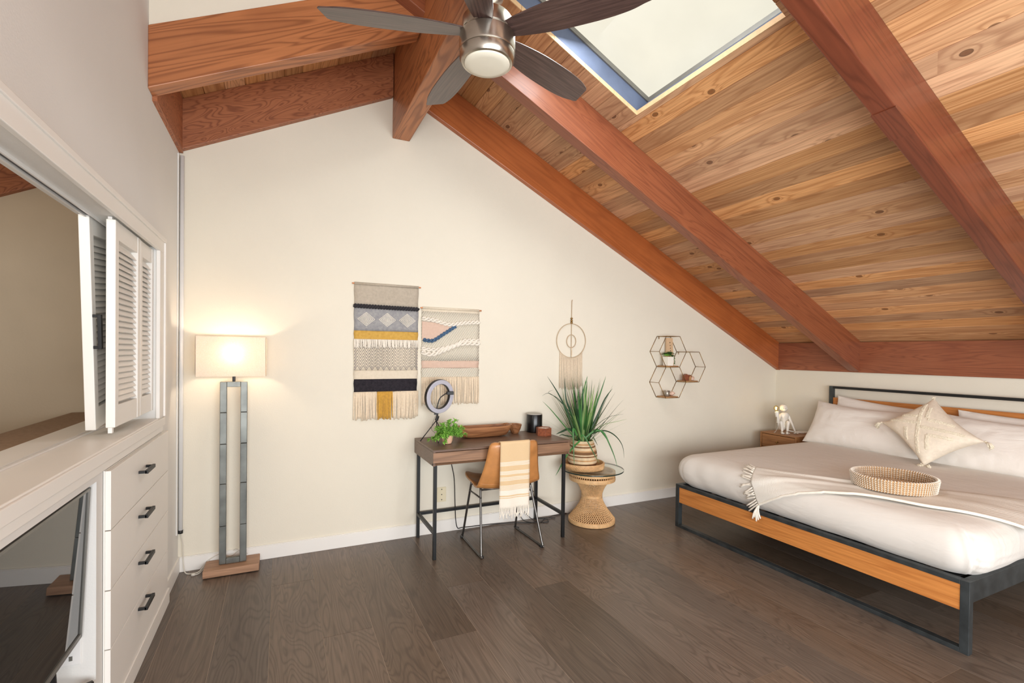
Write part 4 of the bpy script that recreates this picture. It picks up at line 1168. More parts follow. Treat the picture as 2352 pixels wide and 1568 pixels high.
# woven tray and planter
PX, PY = 2.365, 3.52; PZ = .4625
t = thing('woven_tray', 'round woven rattan tray on the glass table under the plant pot', 'tray', (PX, PY, PZ))
MB().lathe([(.160, 0), (.172, .002), (.176, .008), (.182, .048), (.180, .055), (.174, .055), (.170, .046), (.166, .010), (.001, .010)], (0, 0, 0), 56).build('body', 'rattan', t, smooth=True, auto=50)
mb = MB()
for k in range(84):
    a0 = 2*PI*k/84; pts = [((.180+.004*f)*math.cos(a0+.16*f), (.180+.004*f)*math.sin(a0+.16*f), .006+.044*f) for f in (0, .5, 1)]
    mb.tube(pts, .0034, 5)
o = mb.build('diagonal_weave', 'rattan', t, smooth=True); o['kind'] = 'stuff'
t = thing('woven_plant_pot', 'striped coiled basket pot holding the tall grass plant', 'plant pot', (PX-.005, PY, PZ+.0105))
L_ = t.location
cols = ['rattan', 'yarn', 'acacia', 'rattan', 'yarn', 'shelfwood', 'rattan']
M['coil_light'] = plain('coil_light', srgb(226, 204, 168), .8, var=.12, nscale=25)
M['coil_mid'] = plain('coil_mid', srgb(196, 154, 108), .8, var=.16, nscale=25)
M['coil_dark'] = plain('coil_dark', srgb(132, 96, 62), .8, var=.2, nscale=25)
nr = 21; zt_ = .232
for i in range(nr):
    f = (i+.5)/nr; z = zt_*f
    rr_ = .112+.010*math.sin(f*PI*1.0)-.028*max(0, (f-.45)/.55)**1.3
    rnd2 = random.Random(i*3+1)
    mt = 'coil_dark' if i in (0, 2, 3, 9, 11, 12, 16) else ('coil_mid' if i in (1, 6, 13, 18) else 'coil_light')
    MB().tube(ellipse((0, 0, z), rr_, rr_, 40, 'xy'), zt_/nr*.56, 6, closed=True).build('coil', mt, t, smooth=True)
MB().lathe([(.108, .001), (.118, .05), (.116, .12), (.094, .20), (.090, .205), (.001, .2)], (0, 0, 0), 32).build('inner_liner', 'coil_dark', t, smooth=True)

# tall grass
t = thing('grass_plant', 'tall green artificial grass plant with arching blades in the striped basket', 'plant', (PX-.005, PY, PZ+.21))
L_ = t.location
rnd = random.Random(4)
def blade(az, el, ln, droop, wd, base_r=.05, mat='leaf', baz=None, kink=None):
    mb = MB(); baz = az if baz is None else baz
    p = Vector((base_r*math.cos(baz), base_r*math.sin(baz), .0)); d = Vector((math.cos(az)*math.cos(el), math.sin(az)*math.cos(el), math.sin(el)))
    n_ = 9; pts = [p.copy()]; st = ln/n_
    dirs = []
    for i in range(n_):
        g = droop*(i/n_)**1.3
        if kink and i == kink[0]: g += kink[1]
        d = (d+Vector((0, 0, -g))).normalized(); p = p+d*st; pts.append(p.copy())
    for i, q in enumerate(pts):
        dd = (pts[min(i+1, n_)]-pts[max(i-1, 0)]).normalized()
        s_ = dd.cross(Vector((0, 0, 1)))
        if s_.length < .1: s_ = Vector((-math.sin(az), math.cos(az), 0))
        s_.normalize(); nn = s_.cross(dd)
        f = i/n_; w2 = wd*(.7+.3*min(1, f*4))*(1-f**1.7)+.0004
        mb.v += [q-s_*w2/2+nn*w2*.18, q-nn*w2*.05, q+s_*w2/2+nn*w2*.18]
    for i in range(n_):
        a_ = i*3; mb.f += [(a_, a_+1, a_+4, a_+3), (a_+1, a_+2, a_+5, a_+4)]
    # keep blades off the wall
    for i, v in enumerate(mb.v):
        lim = YB-.006-L_.y
        if v.y > lim: v.y = lim-(v.y-lim)*.02
    return mb.build('leaf', mat, t, smooth=True)
M['leaf_b'] = plain('grass_blade_light', srgb(134, 166, 98), .45, var=.25, nscale=9)
M['leaf_c'] = plain('grass_blade_dark', srgb(36, 66, 40), .45, var=.3, nscale=9)
for i in range(120):
    az = rnd.uniform(0, 2*PI); sp_ = abs(rnd.gauss(0, .34)); el = max(.70, PI/2-sp_)
    blade(az, el, rnd.uniform(.30, .60), rnd.uniform(0, .05), rnd.uniform(.012, .024), rnd.uniform(.005, .06), rnd.choice(['leaf', 'leaf', 'leaf_b', 'leaf_c']))
for i in range(26):   # thin wisps
    az = rnd.uniform(-.6, PI+.6) if i % 2 else rnd.uniform(PI, 2*PI); el = rnd.uniform(.35, 1.2)
    blade(az, el, rnd.uniform(.30, .46), rnd.uniform(.02, .12), .0030, .04, 'leaf_b')
# single blades placed one by one: tall outer ones and those arching over the pot rim
def blade_path(pts, wd, mat):
    P = smoothpath([Vector(p)-L_ for p in pts], 5); mb = MB(); n_ = len(P)-1
    for i, q in enumerate(P):
        dd = (P[min(i+1, n_)]-P[max(i-1, 0)]).normalized(); vw = Vector((.5, .85, -.1)); s_ = dd.cross(vw).normalized(); nn = s_.cross(dd)
        f = i/n_; w2 = wd*(1-f**2.4)+.0005
        mb.v += [q-s_*w2/2+nn*w2*.2, q-nn*w2*.06, q+s_*w2/2+nn*w2*.2]
    for i in range(n_):
        a_ = i*3; mb.f += [(a_, a_+1, a_+4, a_+3), (a_+1, a_+2, a_+5, a_+4)]
    return mb.build('leaf', mat, t, smooth=True)
for pts, wd, mt_ in [
    ([(2.399, 3.5, 0.743), (2.536, 3.5, 0.776), (2.63, 3.5, 0.759), (2.716, 3.5, 0.703), (2.776, 3.5, 0.621), (2.797, 3.5, 0.513)], 0.011, 'leaf_c'),
    ([(2.309, 3.4, 0.746), (2.382, 3.38, 0.8), (2.457, 3.36, 0.791), (2.511, 3.34, 0.687), (2.552, 3.32, 0.577), (2.566, 3.3, 0.495)], 0.015, 'leaf'),
    ([(2.336, 3.44, 0.745), (2.429, 3.44, 0.795), (2.492, 3.44, 0.784), (2.596, 3.44, 0.66)], 0.013, 'leaf'),
    ([(2.215, 3.33, 0.771), (2.226, 3.31, 0.784), (2.265, 3.29, 0.721), (2.312, 3.27, 0.625), (2.346, 3.25, 0.562)], 0.012, 'leaf'),
    ([(2.181, 3.33, 0.783), (2.129, 3.31, 0.846), (2.118, 3.29, 0.759), (2.111, 3.27, 0.641), (2.104, 3.25, 0.562)], 0.012, 'leaf'),
    ([(2.207, 3.33, 0.739), (2.111, 3.31, 0.678), (2.035, 3.29, 0.608), (1.976, 3.27, 0.538), (1.933, 3.25, 0.499)], 0.014, 'leaf'),
    ([(2.269, 3.52, 0.785), (2.212, 3.52, 0.807), (2.147, 3.52, 0.788), (2.092, 3.52, 0.77)], 0.022, 'leaf_c'),
    ([(2.212, 3.45, 0.751), (2.147, 3.45, 0.766), (2.105, 3.45, 0.776), (2.08, 3.45, 0.767)], 0.01, 'leaf_c'),
    ([(2.244, 3.48, 0.744), (2.122, 3.48, 0.873), (2.015, 3.48, 0.986), (1.936, 3.48, 1.057)], 0.009, 'leaf'),
    ([(2.274, 3.5, 0.75), (2.175, 3.5, 0.978), (2.088, 3.5, 1.127), (1.989, 3.5, 1.26)], 0.015, 'leaf_c'),
    ([(2.301, 3.52, 0.746), (2.245, 3.52, 0.936), (2.186, 3.52, 1.068), (2.17, 3.52, 1.253)], 0.019, 'leaf_c'),
    ([(2.386, 3.48, 0.735), (2.482, 3.48, 0.911), (2.563, 3.48, 1.06), (2.641, 3.48, 1.147)], 0.018, 'leaf_c'),
    ([(2.413, 3.52, 0.727), (2.491, 3.52, 0.982), (2.544, 3.52, 1.115), (2.598, 3.52, 1.256)], 0.017, 'leaf'),
    ([(2.332, 3.5, 0.736), (2.328, 3.5, 1.009), (2.356, 3.5, 1.158), (2.391, 3.5, 1.259)], 0.018, 'leaf'),
    ([(2.444, 3.5, 0.778), (2.581, 3.5, 0.831), (2.723, 3.5, 0.851), (2.82, 3.5, 0.866)], 0.004, 'leaf_b'),
    ([(2.478, 3.55, 0.787), (2.594, 3.55, 0.859), (2.689, 3.55, 0.893), (2.82, 3.55, 0.903)], 0.0035, 'leaf_c'),
    ([(2.228, 3.5, 0.939), (2.131, 3.5, 1.035), (2.012, 3.5, 1.118), (1.942, 3.5, 1.098)], 0.005, 'leaf_c'),
    ([(2.241, 3.5, 0.901), (2.11, 3.5, 1.061), (2.004, 3.5, 1.122), (2.049, 3.5, 1.146)], 0.004, 'leaf_c'),
    ([(2.468, 3.52, 0.724), (2.487, 3.52, 0.696), (2.52, 3.52, 0.644)], 0.008, 'leaf_c'),
]:
    blade_path(pts, wd, mt_)
# ------------------------------------------------------------------ bed
BX0, BX1, BY0, BY1, BZ = 3.030, 5.135, 1.157, 3.105, .360
t = thing('bed', 'low bed frame of dark grey steel tube with pine side panels and headboard', 'bed', ((BX0+BX1)/2, (BY0+BY1)/2, 0))
L_ = t.location; q = .038
for bx in (BX0, BX1-q):
    for by in (BY0, BY1-q):
        top = BZ if bx < 4 else 1.150
        MB(L_).box(bx, bx+q, by, by+q, 0, top).build('post', 'bedsteel', t, bevel=.0015)
r_ = .024
MB(L_).box(BX0, BX0+q, BY0+q, BY1-q, BZ-r_, BZ).build('foot_rail', 'bedsteel', t, bevel=.0015)
MB(L_).box(BX0, BX0+q, BY0+q, BY1-q, 0, r_).build('floor_rail', 'bedsteel', t, bevel=.0015)
for by in (BY0, BY1-q):
    MB(L_).box(BX0+q, BX1-q, by, by+q, BZ-.105, BZ).build('side_rail', 'bedsteel', t, bevel=.0015)
MB(L_).box(BX1-q, BX1, BY0+q, BY1-q, 1.126, 1.150).build('head_rail', 'black', t, bevel=.0015)
MB(L_).box(BX1-q, BX1, BY0+q, BY1-q, .30, .32).build('head_rail', 'black', t, bevel=.0015)
o = MB((BX0+.01, (BY0+BY1)/2, .27)).box(BX0+.004, BX0+.026, BY0+q, BY1-q, .208, BZ-r_).build('foot_panel', 'bedwood', t, bevel=.001, base=(BX0+.01, (BY0+BY1)/2, .27))
o.location = Vector((BX0+.01, (BY0+BY1)/2, .27))-L_; o['label'] = 'pine panel set in the foot of the frame'
c_ = Vector((BX1-.02, (BY0+BY1)/2, .9))
o = MB(c_).box(BX1-q+.006, BX1-.008, BY0+q, BY1-q, .66, 1.035).build('head_panel', 'bedwood', t, bevel=.001); o.location = c_-L_; o['label'] = 'pine headboard panel'
for i in range(13):
    y = BY0+.10+i*.147
    MB(L_).box(BX0+.045, BX1-.045, y-.035, y+.035, BZ-.028, BZ-.010).build('slat', 'black', t)
MB(L_).box(BX0+.04, BX1-.04, (BY0+BY1)/2-.02, (BY0+BY1)/2+.02, BZ-.07, BZ-.028).build('centre_rail', 'black', t)
for bx in (3.7, 4.5): MB(L_).box(bx, bx+.04, (BY0+BY1)/2-.02, (BY0+BY1)/2+.02, 0, BZ-.07).build('centre_leg', 'black', t)

# mattress under a fitted white sheet
MX0, MX1, MY0, MY1, MZ = 3.062, 5.07, 1.152, 3.115, .622
mprof = [(.30, .352), (.07, .352), (.02, .368), (-.020, .41), (-.036, .46), (-.036, .505), (-.022, .55), (.012, .587), (.06, .606), (.13, .617), (.22, .621), (.36, .623), (.6, .624), (.9, .624)]
def rring(d, z, nc=26, ne=56):
    hx, hy = (MX1-MX0)/2-d, (MY1-MY0)/2-d
    rc = max(.02, min(.15, .13-.35*d)); rc = min(rc, hx*.9, hy*.9)
    cx, cy = (MX0+MX1)/2, (MY0+MY1)/2
    out = []
    corners = [(1, 1, 0), (-1, 1, PI/2), (-1, -1, PI), (1, -1, 3*PI/2)]
    for ci, (sx, sy, a0) in enumerate(corners):
        ccx, ccy = cx+sx*(hx-rc), cy+sy*(hy-rc)
        for k in range(nc):
            a = a0+PI/2*k/(nc-1); out.append((ccx+rc*math.cos(a), ccy+rc*math.sin(a), ci, k/(nc-1)))
        nx = corners[(ci+1) % 4]; nxx, nyy = cx+nx[0]*(hx-rc), cy+nx[1]*(hy-rc)
        a = a0+PI/2
        p0 = (ccx+rc*math.cos(a), ccy+rc*math.sin(a)); p1 = (nxx+rc*math.cos(a), nyy+rc*math.sin(a))
        for k in range(1, ne):
            f = k/ne; out.append((p0[0]+(p1[0]-p0[0])*f, p0[1]+(p1[1]-p0[1])*f, -1-ci, f))
    return out
mb = MB(((MX0+MX1)/2, (MY0+MY1)/2, .352))
P = smoothpath([Vector((d, z, 0)) for d, z in mprof], 5)
npts = None
for p in P:
    d, z = p.x, p.y
    ring = rring(d, z); npts = len(ring)
    for (x, y, ci, f) in ring:
        nx = Vector((x-(MX0+MX1)/2, y-(MY0+MY1)/2, 0))
        dx = dy = 0; hx, hy = (MX1-MX0)/2, (MY1-MY0)/2
        out_ = Vector((max(0, abs(nx.x)/hx-.75)*math.copysign(1, nx.x), max(0, abs(nx.y)/hy-.75)*math.copysign(1, nx.y), 0))
        if out_.length > 0: out_.normalize()
        off = 0
        wz = max(0, min(1, (.62-z)/.05))*max(0, min(1, (z-.35)/.03))
        if ci == 2:      # near left corner with the gathered sheet
            f0 = .42+(.62-z)*.7
            off -= .020*math.exp(-((f-f0)/.035)**2)*wz
            off += .010*math.exp(-((f-f0+.10)/.06)**2)*wz
            if f > f0: off += .0035*math.sin(z*170+f*5)*math.exp(-(f-f0)*3)*wz
        if ci == -3:
            off += .003*math.sin(z*150+f*4)*math.exp(-f*9)*wz
        if ci == 1:
            off += .002*math.sin(f*22+z*9)*wz
        if ci == -2: off += .004*math.sin(f*55+z*14)*math.exp(-f*6)*wz
        if ci == -3: off += .004*math.sin(f*30+z*10)*wz*.6
        n1 = mnoise.noise(Vector((x*2.2, y*3.0, z*4)))
        n2 = mnoise.noise(Vector((x*1.2+5, y*14.0+x*6, z*2)))
        zz = z+(.004*n1+.0020*n2 if z > .6 else .0)
        if z < .42: zz = z+.006*mnoise.noise(Vector((x*5, y*5, 3)))*(1 if z < .40 else .4)
        off += .004*n1*wz
        mb.v.append(Vector((x, y, zz))+out_*off)
for i in range(len(P)-1):
    for k in range(npts): mb.f.append((i*npts+k, i*npts+(k+1) % npts, (i+1)*npts+(k+1) % npts, (i+1)*npts+k))
mb.f.append(tuple(range(npts-1, -1, -1))); mb.f.append(tuple((len(P)-1)*npts+k for k in range(npts)))
t = thing('mattress', 'thick mattress in a fitted white sheet with gathered corner on the bed frame', 'mattress', ((MX0+MX1)/2, (MY0+MY1)/2, .352))
mb.build('fitted_sheet', 'sheet', t, smooth=True)

# pillows
def pillow(name, label, w_, h_, T, mat_, M4, cat='pillow', group=None, flange=0, seed=0, wr=.004, saggy=0.0, pinch=.07):
    t_ = thing(name, label, cat, M4.to_translation(), 0, group)
    rot = M4.to_3x3()
    mb = MB()
    n_ = 40
    def pt(U, V, sgn):
        ed = ((1-abs(U)**2.6)*(1-abs(V)**2.6))
        th = T*max(0, ed)**.5
        x = U*w_/2*(1-pinch*(1-V*V)*abs(U)**3+.0)
        y = V*h_/2*(1-pinch*(1-U*U)*abs(V)**3)
        cr = max(0, abs(U)-.6)*max(0, abs(V)-.6)*6.25
        wv = wr*mnoise.noise(Vector((U*2.2+seed, V*2.6, sgn)))+wr*.8*math.sin((U*1.0+V*.35)*26+seed)*max(0, 1-abs(1-abs(V))*3)*.6+wr*.5*mnoise.noise(Vector((U*9+seed, V*4, sgn*2)))
        y -= saggy*(1-U*U)*(1 if V > 0 else 0)*V
        return Vector((x, y, sgn*(th/2+wv*(ed > .02))+.0))
    k0 = len(mb.v)
    idx = {}
    for sgn in (1, -1):
        for i in range(n_+1):
            for j in range(n_+1):
                a_, b_ = math.sin((2*i/n_-1)*PI/2), math.sin((2*j/n_-1)*PI/2)
                if sgn == -1 and (i in (0, n_) or j in (0, n_)): idx[(sgn, i, j)] = idx[(1, i, j)]; continue
                p = pt(a_, b_, sgn); idx[(sgn, i, j)] = len(mb.v); mb.v.append(rot @ p)
    for sgn in (1, -1):
        for i in range(n_):
            for j in range(n_):
                f_ = (idx[(sgn, i, j)], idx[(sgn, i+1, j)], idx[(sgn, i+1, j+1)], idx[(sgn, i, j+1)])
                mb.f.append(f_ if sgn == 1 else f_[::-1])
    o_ = mb.build('cover', mat_, t_, smooth=True, subsurf=1)
    def surf(U, V, lift=.0):
        p = pt(U, V, 1); p.z += lift; return rot @ p
    return t_, surf
def pose(c, lean, yaw=0, roll=0):
    """local x -> along -Y (screen right), local y -> up, local z -> towards the foot of the bed"""
    X = Vector((0, -1, 0)); Zn = Vector((-math.cos(lean), 0, math.sin(lean))); Yn = Zn.cross(X)
    m_ = Matrix((X, Yn, Zn)).transposed().to_4x4()
    m_ = Matrix.Rotation(yaw, 4, 'Z') @ m_ @ Matrix.Rotation(roll, 4, 'Z')
    m_.translation = Vector(c); return m_
pillow('bed_pillow', 'white pillow at the back left, its corner showing against the headboard', .86, .44, .15, 'pillow', pose((4.975, 2.57, .815), R(14), 0, R(-5)), seed=1, group=None)
pillow('bed_pillow', 'white pillow at the back right behind the tufted cushion', .86, .44, .15, 'pillow', pose((4.975, 1.60, .80), R(14), 0, R(-2)), seed=5)
pillow('bed_pillow', 'plump white pillow in front on the left side of the bed', .98, .46, .21, 'pillow', pose((4.800, 2.615, .800), R(30), 0, R(-1)), seed=2, wr=.010, saggy=.03)
pillow('bed_pillow', 'plump white pillow in front on the right side, behind the tufted cushion', .98, .46, .21, 'pillow', pose((4.800, 1.595, .800), R(30), 0, 0), seed=8, wr=.010, saggy=.03)
tc_, surf = pillow('tufted_cushion', 'cream tufted square cushion standing on its corner with tassels', .485, .485, .20, 'yarn_white', Matrix.Translation((4.600, 2.025, .873)) @ Matrix(((1, 0, 0, 0), (0, 1, .24, 0), (0, 0, .83, 0), (0, 0, 0, 1))) @ Matrix.Translation((-4.600, -2.025, -.873)) @ pose((4.600, 2.025, .873), R(27), R(-2), R(40)), cat='cushion', seed=3, pinch=.15)
M['tuft'] = plain('tufted_cotton', srgb(236, 226, 204), .95, var=.08, nscale=90, bump=.9, bscale=140)
M['cush'] = plain('cushion_cotton', srgb(235, 223, 204), .95, var=.05, nscale=50, bump=.5, bscale=200)
tc_.children[0].data.materials[0] = M['cush']
rnd = random.Random(9)
def dg(a, b): return ((a+b)*.5, (b-a)*.5)     # a to the right, b upwards along the diagonals
for pts in ([dg(-.12, 1.5), dg(-.12, 0), dg(-.12, -1.45)], [dg(-1.5, .22), dg(-.2, .22)], [dg(0, .02), dg(1.5, .02)], [dg(-.95, .62), dg(-.25, .62)], [dg(.22, .50), dg(1.15, .50)], [dg(.28, -.36), dg(1.15, -.36)], [dg(.28, -.40), dg(.28, -1.15)], [dg(-.62, -.15), dg(-.62, -.85)], [dg(.16, 1.3), dg(.16, .62)]):
    mb = MB(); n_ = 46
    for a, b in zip(pts[:-1], pts[1:]):
        if a == b: continue
        for k in range(n_):
            f = k/(n_-1)
            for s_ in (-2, -1, 0, 1, 2):
                off = s_*.017+rnd.uniform(-.008, .008)
                dU, dV = (b[0]-a[0]), (b[1]-a[1]); l_ = math.hypot(dU, dV)
                U = a[0]+dU*f-dV/l_*off; V = a[1]+dV*f+dU/l_*off
                U = max(-.95, min(.95, U)); V = max(-.95, min(.95, V))
                p = surf(U, V, .001); mb.sphere(p, rnd.uniform(.0035, .0055), 5, 4)
    mb.build('tufting', 'tuft', tc_, smooth=True)['kind'] = 'stuff'
def tassel(parent, p, d, mat='tuft', r_=.022, n_=22, ln=.06):
    mb = MB(); mb.sphere(p, r_*.42, 8, 6)
    for k in range(n_):
        v = (Vector(d)+Vector((rnd.uniform(-.5, .5), rnd.uniform(-.5, .5), rnd.uniform(-.5, .5)))*.75).normalized()
        mb.tube([Vector(p), Vector(p)+v*ln*.5, Vector(p)+v*ln*.8+Vector((0, 0, -ln*.3))], .0035, 5)
    return mb.build('tassel', mat, parent, smooth=True)
tassel(tc_, surf(-1, 1, 0), (-.15, .7, -.5))
tassel(tc_, surf(1, -1, 0), (-.15, -.7, -.5))
tassel(tc_, surf(-1, -1, 0)+Vector((-.02, 0, .01)), (-.5, .35, -.1), ln=.045)
tassel(tc_, surf(-1, -1, 0)+Vector((-.02, -.03, .01)), (-.5, -.5, .0), ln=.04)
tassel(tc_, surf(1, 1, 0), (0, .2, .2), ln=.02, r_=.016)

# throw blanket lying over the foot of the bed
arc = [(3.36, .6245), (3.28, .6235), (3.19, .620), (3.12, .609), (3.07, .590), (3.036, .553), (3.020, .505), (3.019, .46), (3.020, .41), (3.018, .30), (3.016, .20)]
acc = [0]
for a, b in zip(arc[:-1], arc[1:]): acc.append(acc[-1]+math.hypot(b[0]-a[0], b[1]-a[1]))
def onbed(s_, y, lift):
    """s_: x on the flat top; below 3.36 it continues as arc length down over the foot edge"""
    if s_ >= 3.36: x, z, nx, nz = s_, .6245, 0, 1
    else:
        l = 3.36-s_; k = 0
        while k < len(acc)-2 and acc[k+1] < l: k += 1
        f = (l-acc[k])/(acc[k+1]-acc[k]); x = arc[k][0]+(arc[k+1][0]-arc[k][0])*f; z = arc[k][1]+(arc[k+1][1]-arc[k][1])*f
        dx, dz = arc[k+1][0]-arc[k][0], arc[k+1][1]-arc[k][1]; dl = math.hypot(dx, dz); nx, nz = dz/dl, -dx/dl
    if y < 1.36:     # side edge of the mattress
        d = (1.36-y); z -= .42*d*d*1.6
    wob = .006*mnoise.noise(Vector((s_*5, y*3, 1)))
    return Vector((x+nx*(lift+wob), y, z+nz*(lift+max(-.002, wob))))
Uu = smoothpath([(3.157, 2.44, 0), (3.29, 2.07, 0), (3.42, 1.84, 0), (3.66, 1.58, 0), (3.92, 1.26, 0), (4.12, 1.06, 0)], 8)
Ll = smoothpath([(2.87, 2.30, 0), (2.97, 2.13, 0), (3.05, 1.94, 0), (3.10, 1.80, 0), (3.17, 1.62, 0), (3.235, 1.38, 0), (3.45, 1.06, 0)], 8)
def samp(Pl, f):
    n_ = len(Pl)-1; x = f*n_; k = min(int(x), n_-1); return Pl[k].lerp(Pl[k+1], x-k)
def throwp(u, v):
    a = samp(Ll, u); b = samp(Uu, u); p = a.lerp(b, v)
    fold = .011*math.exp(-((v-.45-.2*u)/.10)**2)*math.exp(-u*2.5)+.012*math.exp(-((v-.9)/.07)**2)*math.exp(-((u-.28)/.2)**2)+.004*math.sin(v*14+u*3)
    return onbed(p.x, p.y, .010+max(0, fold))
tb = onbed(3.3, 1.8, .0)
t = thing('throw_blanket', 'cream waffle-knit throw with fringe laid across the foot of the bed', 'blanket', (3.4, 1.75, .63))
L_ = t.location
MB(L_).grid(throwp, 90, 40, uv=True).build('cloth', 'knit', t, smooth=True, solid=.005)
MB(L_).tube([Vector(throwp(i/90, 0))+Vector((0, 0, .003)) for i in range(91)], .0085, 8).build('hem', 'yarn_white', t, smooth=True)
rnd = random.Random(15)
for i in range(20):
    v = (i+.5)/20; p = Vector(throwp(0, v)); ln = rnd.uniform(.075, .125)
    sx = samp(Ll, 0).lerp(samp(Uu, 0), v)
    pts = []
    spread = rnd.uniform(-.025, .025)+(v-.5)*.02
    for k in range(5):
        f = k/4; q_ = onbed(sx.x-(.035+.0*v)*f*(1 if v < .5 else -.2)+spread*f, sx.y+ln*f*(.55+.45*v), .012)
        pts.append(q_)
    MB(L_).tube(pts, .0052, 6, taper=[.8, .9, 1, 1.1, .9]).build('tassel', 'yarn_white', t, smooth=True)
for k in range(5):   # the corner tassels hanging down over the frame
    p = Vector(throwp(0, .0))
    e = p+Vector((-.014-.004*k, .012*(k-2), -.085-.012*(k % 3)))
    pts = [p, (p+e)/2+Vector((-.012, 0, .004)), e]
    MB(L_).tube(smoothpath(pts, 3), .0055, 6).build('tassel', 'yarn_white', t, smooth=True)

# round seagrass basket tray
BC = Vector((3.465, 1.708, .640)); Rb = .205
t = thing('seagrass_tray', 'round coiled seagrass tray with white stitching lying on the bed throw', 'basket', BC)
nr = 6
for i in range(nr):
    z = .008+i*.0128
    MB().tube(ellipse((0, 0, z), Rb+.004*i*.5, Rb+.004*i*.5, 72, 'xy'), .0078, 8, closed=True).build('coil', 'seagrass', t, smooth=True)
mb = MB()
for k in range(14): mb.tube(ellipse((0, 0, .006), Rb-.008-k*.0145, Rb-.008-k*.0145, 56, 'xy'), .0076, 6, closed=True)
mb.build('base', 'seagrass', t, smooth=True)
mb = MB()
for i in range(nr):
    z = .008+i*.0128; rr = Rb+.002*i
    for k in range(88):
        for off, tw in ((.0086, .012), (-.0086, -.012)):
            a = 2*PI*(k+.28*i*0)/88
            p0 = Vector(((rr+off)*math.cos(a-tw), (rr+off)*math.sin(a-tw), z-.0062)); p1 = Vector(((rr+off)*math.cos(a+tw), (rr+off)*math.sin(a+tw), z+.0062))
            mb.tube([p0, (p0+p1)/2*1.0008, p1], .0021, 4)
zt_ = .008+(nr-1)*.0128+.0082
for k in range(88):
    a = 2*PI*k/88; rr = Rb+.010
    mb.tube([((rr-.007)*math.cos(a-.012), (rr-.007)*math.sin(a-.012), zt_-.002), (rr*math.cos(a), rr*math.sin(a), zt_+.001), ((rr+.007)*math.cos(a+.012), (rr+.007)*math.sin(a+.012), zt_-.002)], .0021, 4)
for k2 in range(1, 13, 1):
    rr = Rb-.008-k2*.0145; n_ = max(8, int(rr*280))
    for k in range(n_):
        a = 2*PI*k/n_; mb.tube([((rr-.005)*math.cos(a), (rr-.005)*math.sin(a), .0135), ((rr+.005)*math.cos(a+.02), (rr+.005)*math.sin(a+.02), .0135)], .0018, 4)
o = mb.build('stitching', 'yarn_white', t, smooth=True); o['kind'] = 'stuff'

# ------------------------------------------------------------------ nightstand
t = thing('nightstand', 'mid-brown wooden nightstand with small knob drawers beside the bed', 'nightstand', (4.94, 3.395, 0))
L_ = t.location; nx0, nx1, ny0, ny1, nz = 4.72, 5.155, 3.19, 3.60, .63
for a in ((nx0, nx1, ny0, ny1, nz-.012, nz, 'top'), (nx0, nx1, ny0, ny0+.016, .10, nz-.012, 'side_panel'), (nx0, nx1, ny1-.016, ny1, .10, nz-.012, 'side_panel'), (nx0, nx1, ny0+.016, ny1-.016, .10, .116, 'bottom_panel'), (nx1-.012, nx1, ny0+.016, ny1-.016, .116, nz-.012, 'back_panel')):
    MB(L_).box(*a[:6]).build(a[6], 'nswood', t, bevel=.001)
for z0, z1 in ((.478, .612), (.345, .474), (.12, .341)):
    d = MB(L_).box(nx0+.004, nx0+.020, ny0+.019, ny1-.019, z0, z1).build('drawer', 'nswood', t, bevel=.001)
    k_ = MB(L_).tube([(nx0+.006, 3.395, (z0+z1)/2), (nx0-.010, 3.395, (z0+z1)/2)], .005, 10).sphere((nx0-.014, 3.395, (z0+z1)/2), .010, 12, 8).build('knob', 'brass', d, smooth=True)
for lx in (nx0+.02, nx1-.05):
    for ly in (ny0+.02, ny1-.05): MB(L_).box(lx, lx+.03, ly, ly+.03, 0, .10).build('leg', 'nswood', t)

# ------------------------------------------------------------------ monkey figurine lamp
cr, sr = math.cos(.4438), -math.sin(.4438)
t = thing('monkey_lamp', 'white sitting monkey figurine lamp holding up a lit bulb on the nightstand', 'lamp', (4.865, 3.432, .632))
t.rotation_euler = (0, 0, -.4438)       # local x to the right as seen from the room, local -y to the front
def skin(name, joints, bones, mat_, parent, sub=2):
    me = bpy.data.meshes.new(name); me.from_pydata([j[:3] for j in joints], bones, []); me.materials.append(M[mat_])
    o_ = bpy.data.objects.new(name, me); link(o_, parent)
    bm = bmesh.new(); bm.from_mesh(me); sl_ = bm.verts.layers.skin.verify()
    for v, j in zip(bm.verts, joints):
        v[sl_].radius = (j[3], j[3] if len(j) < 5 else j[4]); v[sl_].use_root = False
    bm.verts.ensure_lookup_table(); bm.verts[0][sl_].use_root = True
    bm.to_mesh(me); bm.free()
    sm_ = o_.modifiers.new('skin', 'SKIN'); sm_.use_smooth_shade = True; sm_.branch_smoothing = .4
    ss = o_.modifiers.new('sub', 'SUBSURF'); ss.levels = sub; ss.render_levels = sub
    return o_
J = [(.005, .03, .040, .040, .036),      # 0 pelvis (root)
     (.008, .02, .090, .042, .038),      # 1 belly
     (.006, .005, .145, .043, .036),     # 2 chest
     (.000, -.005, .190, .032, .028),    # 3 upper chest
     (-.008, -.015, .222, .021, .021),   # 4 neck
     # left-hand side leg (screen left)
     (-.030, .005, .045, .028), (-.058, -.055, .128, .021), (-.048, -.052, .070, .015), (-.046, -.056, .018, .013),   # 5-8 hip knee shin ankle
     # right leg
     (.030, .005, .045, .028), (.018, -.060, .130, .021), (.012, -.055, .070, .015), (.006, -.060, .018, .013),      # 9-12
     # screen-left arm bent, holding the lamp
     (-.038, -.005, .190, .020), (-.072, -.030, .150, .014), (-.082, -.055, .125, .011),                              # 13-15
     # screen-right arm straight down
     (.044, .000, .185, .021), (.070, -.012, .120, .0155), (.090, -.035, .050, .012), (.096, -.048, .018, .010)]      # 16-19
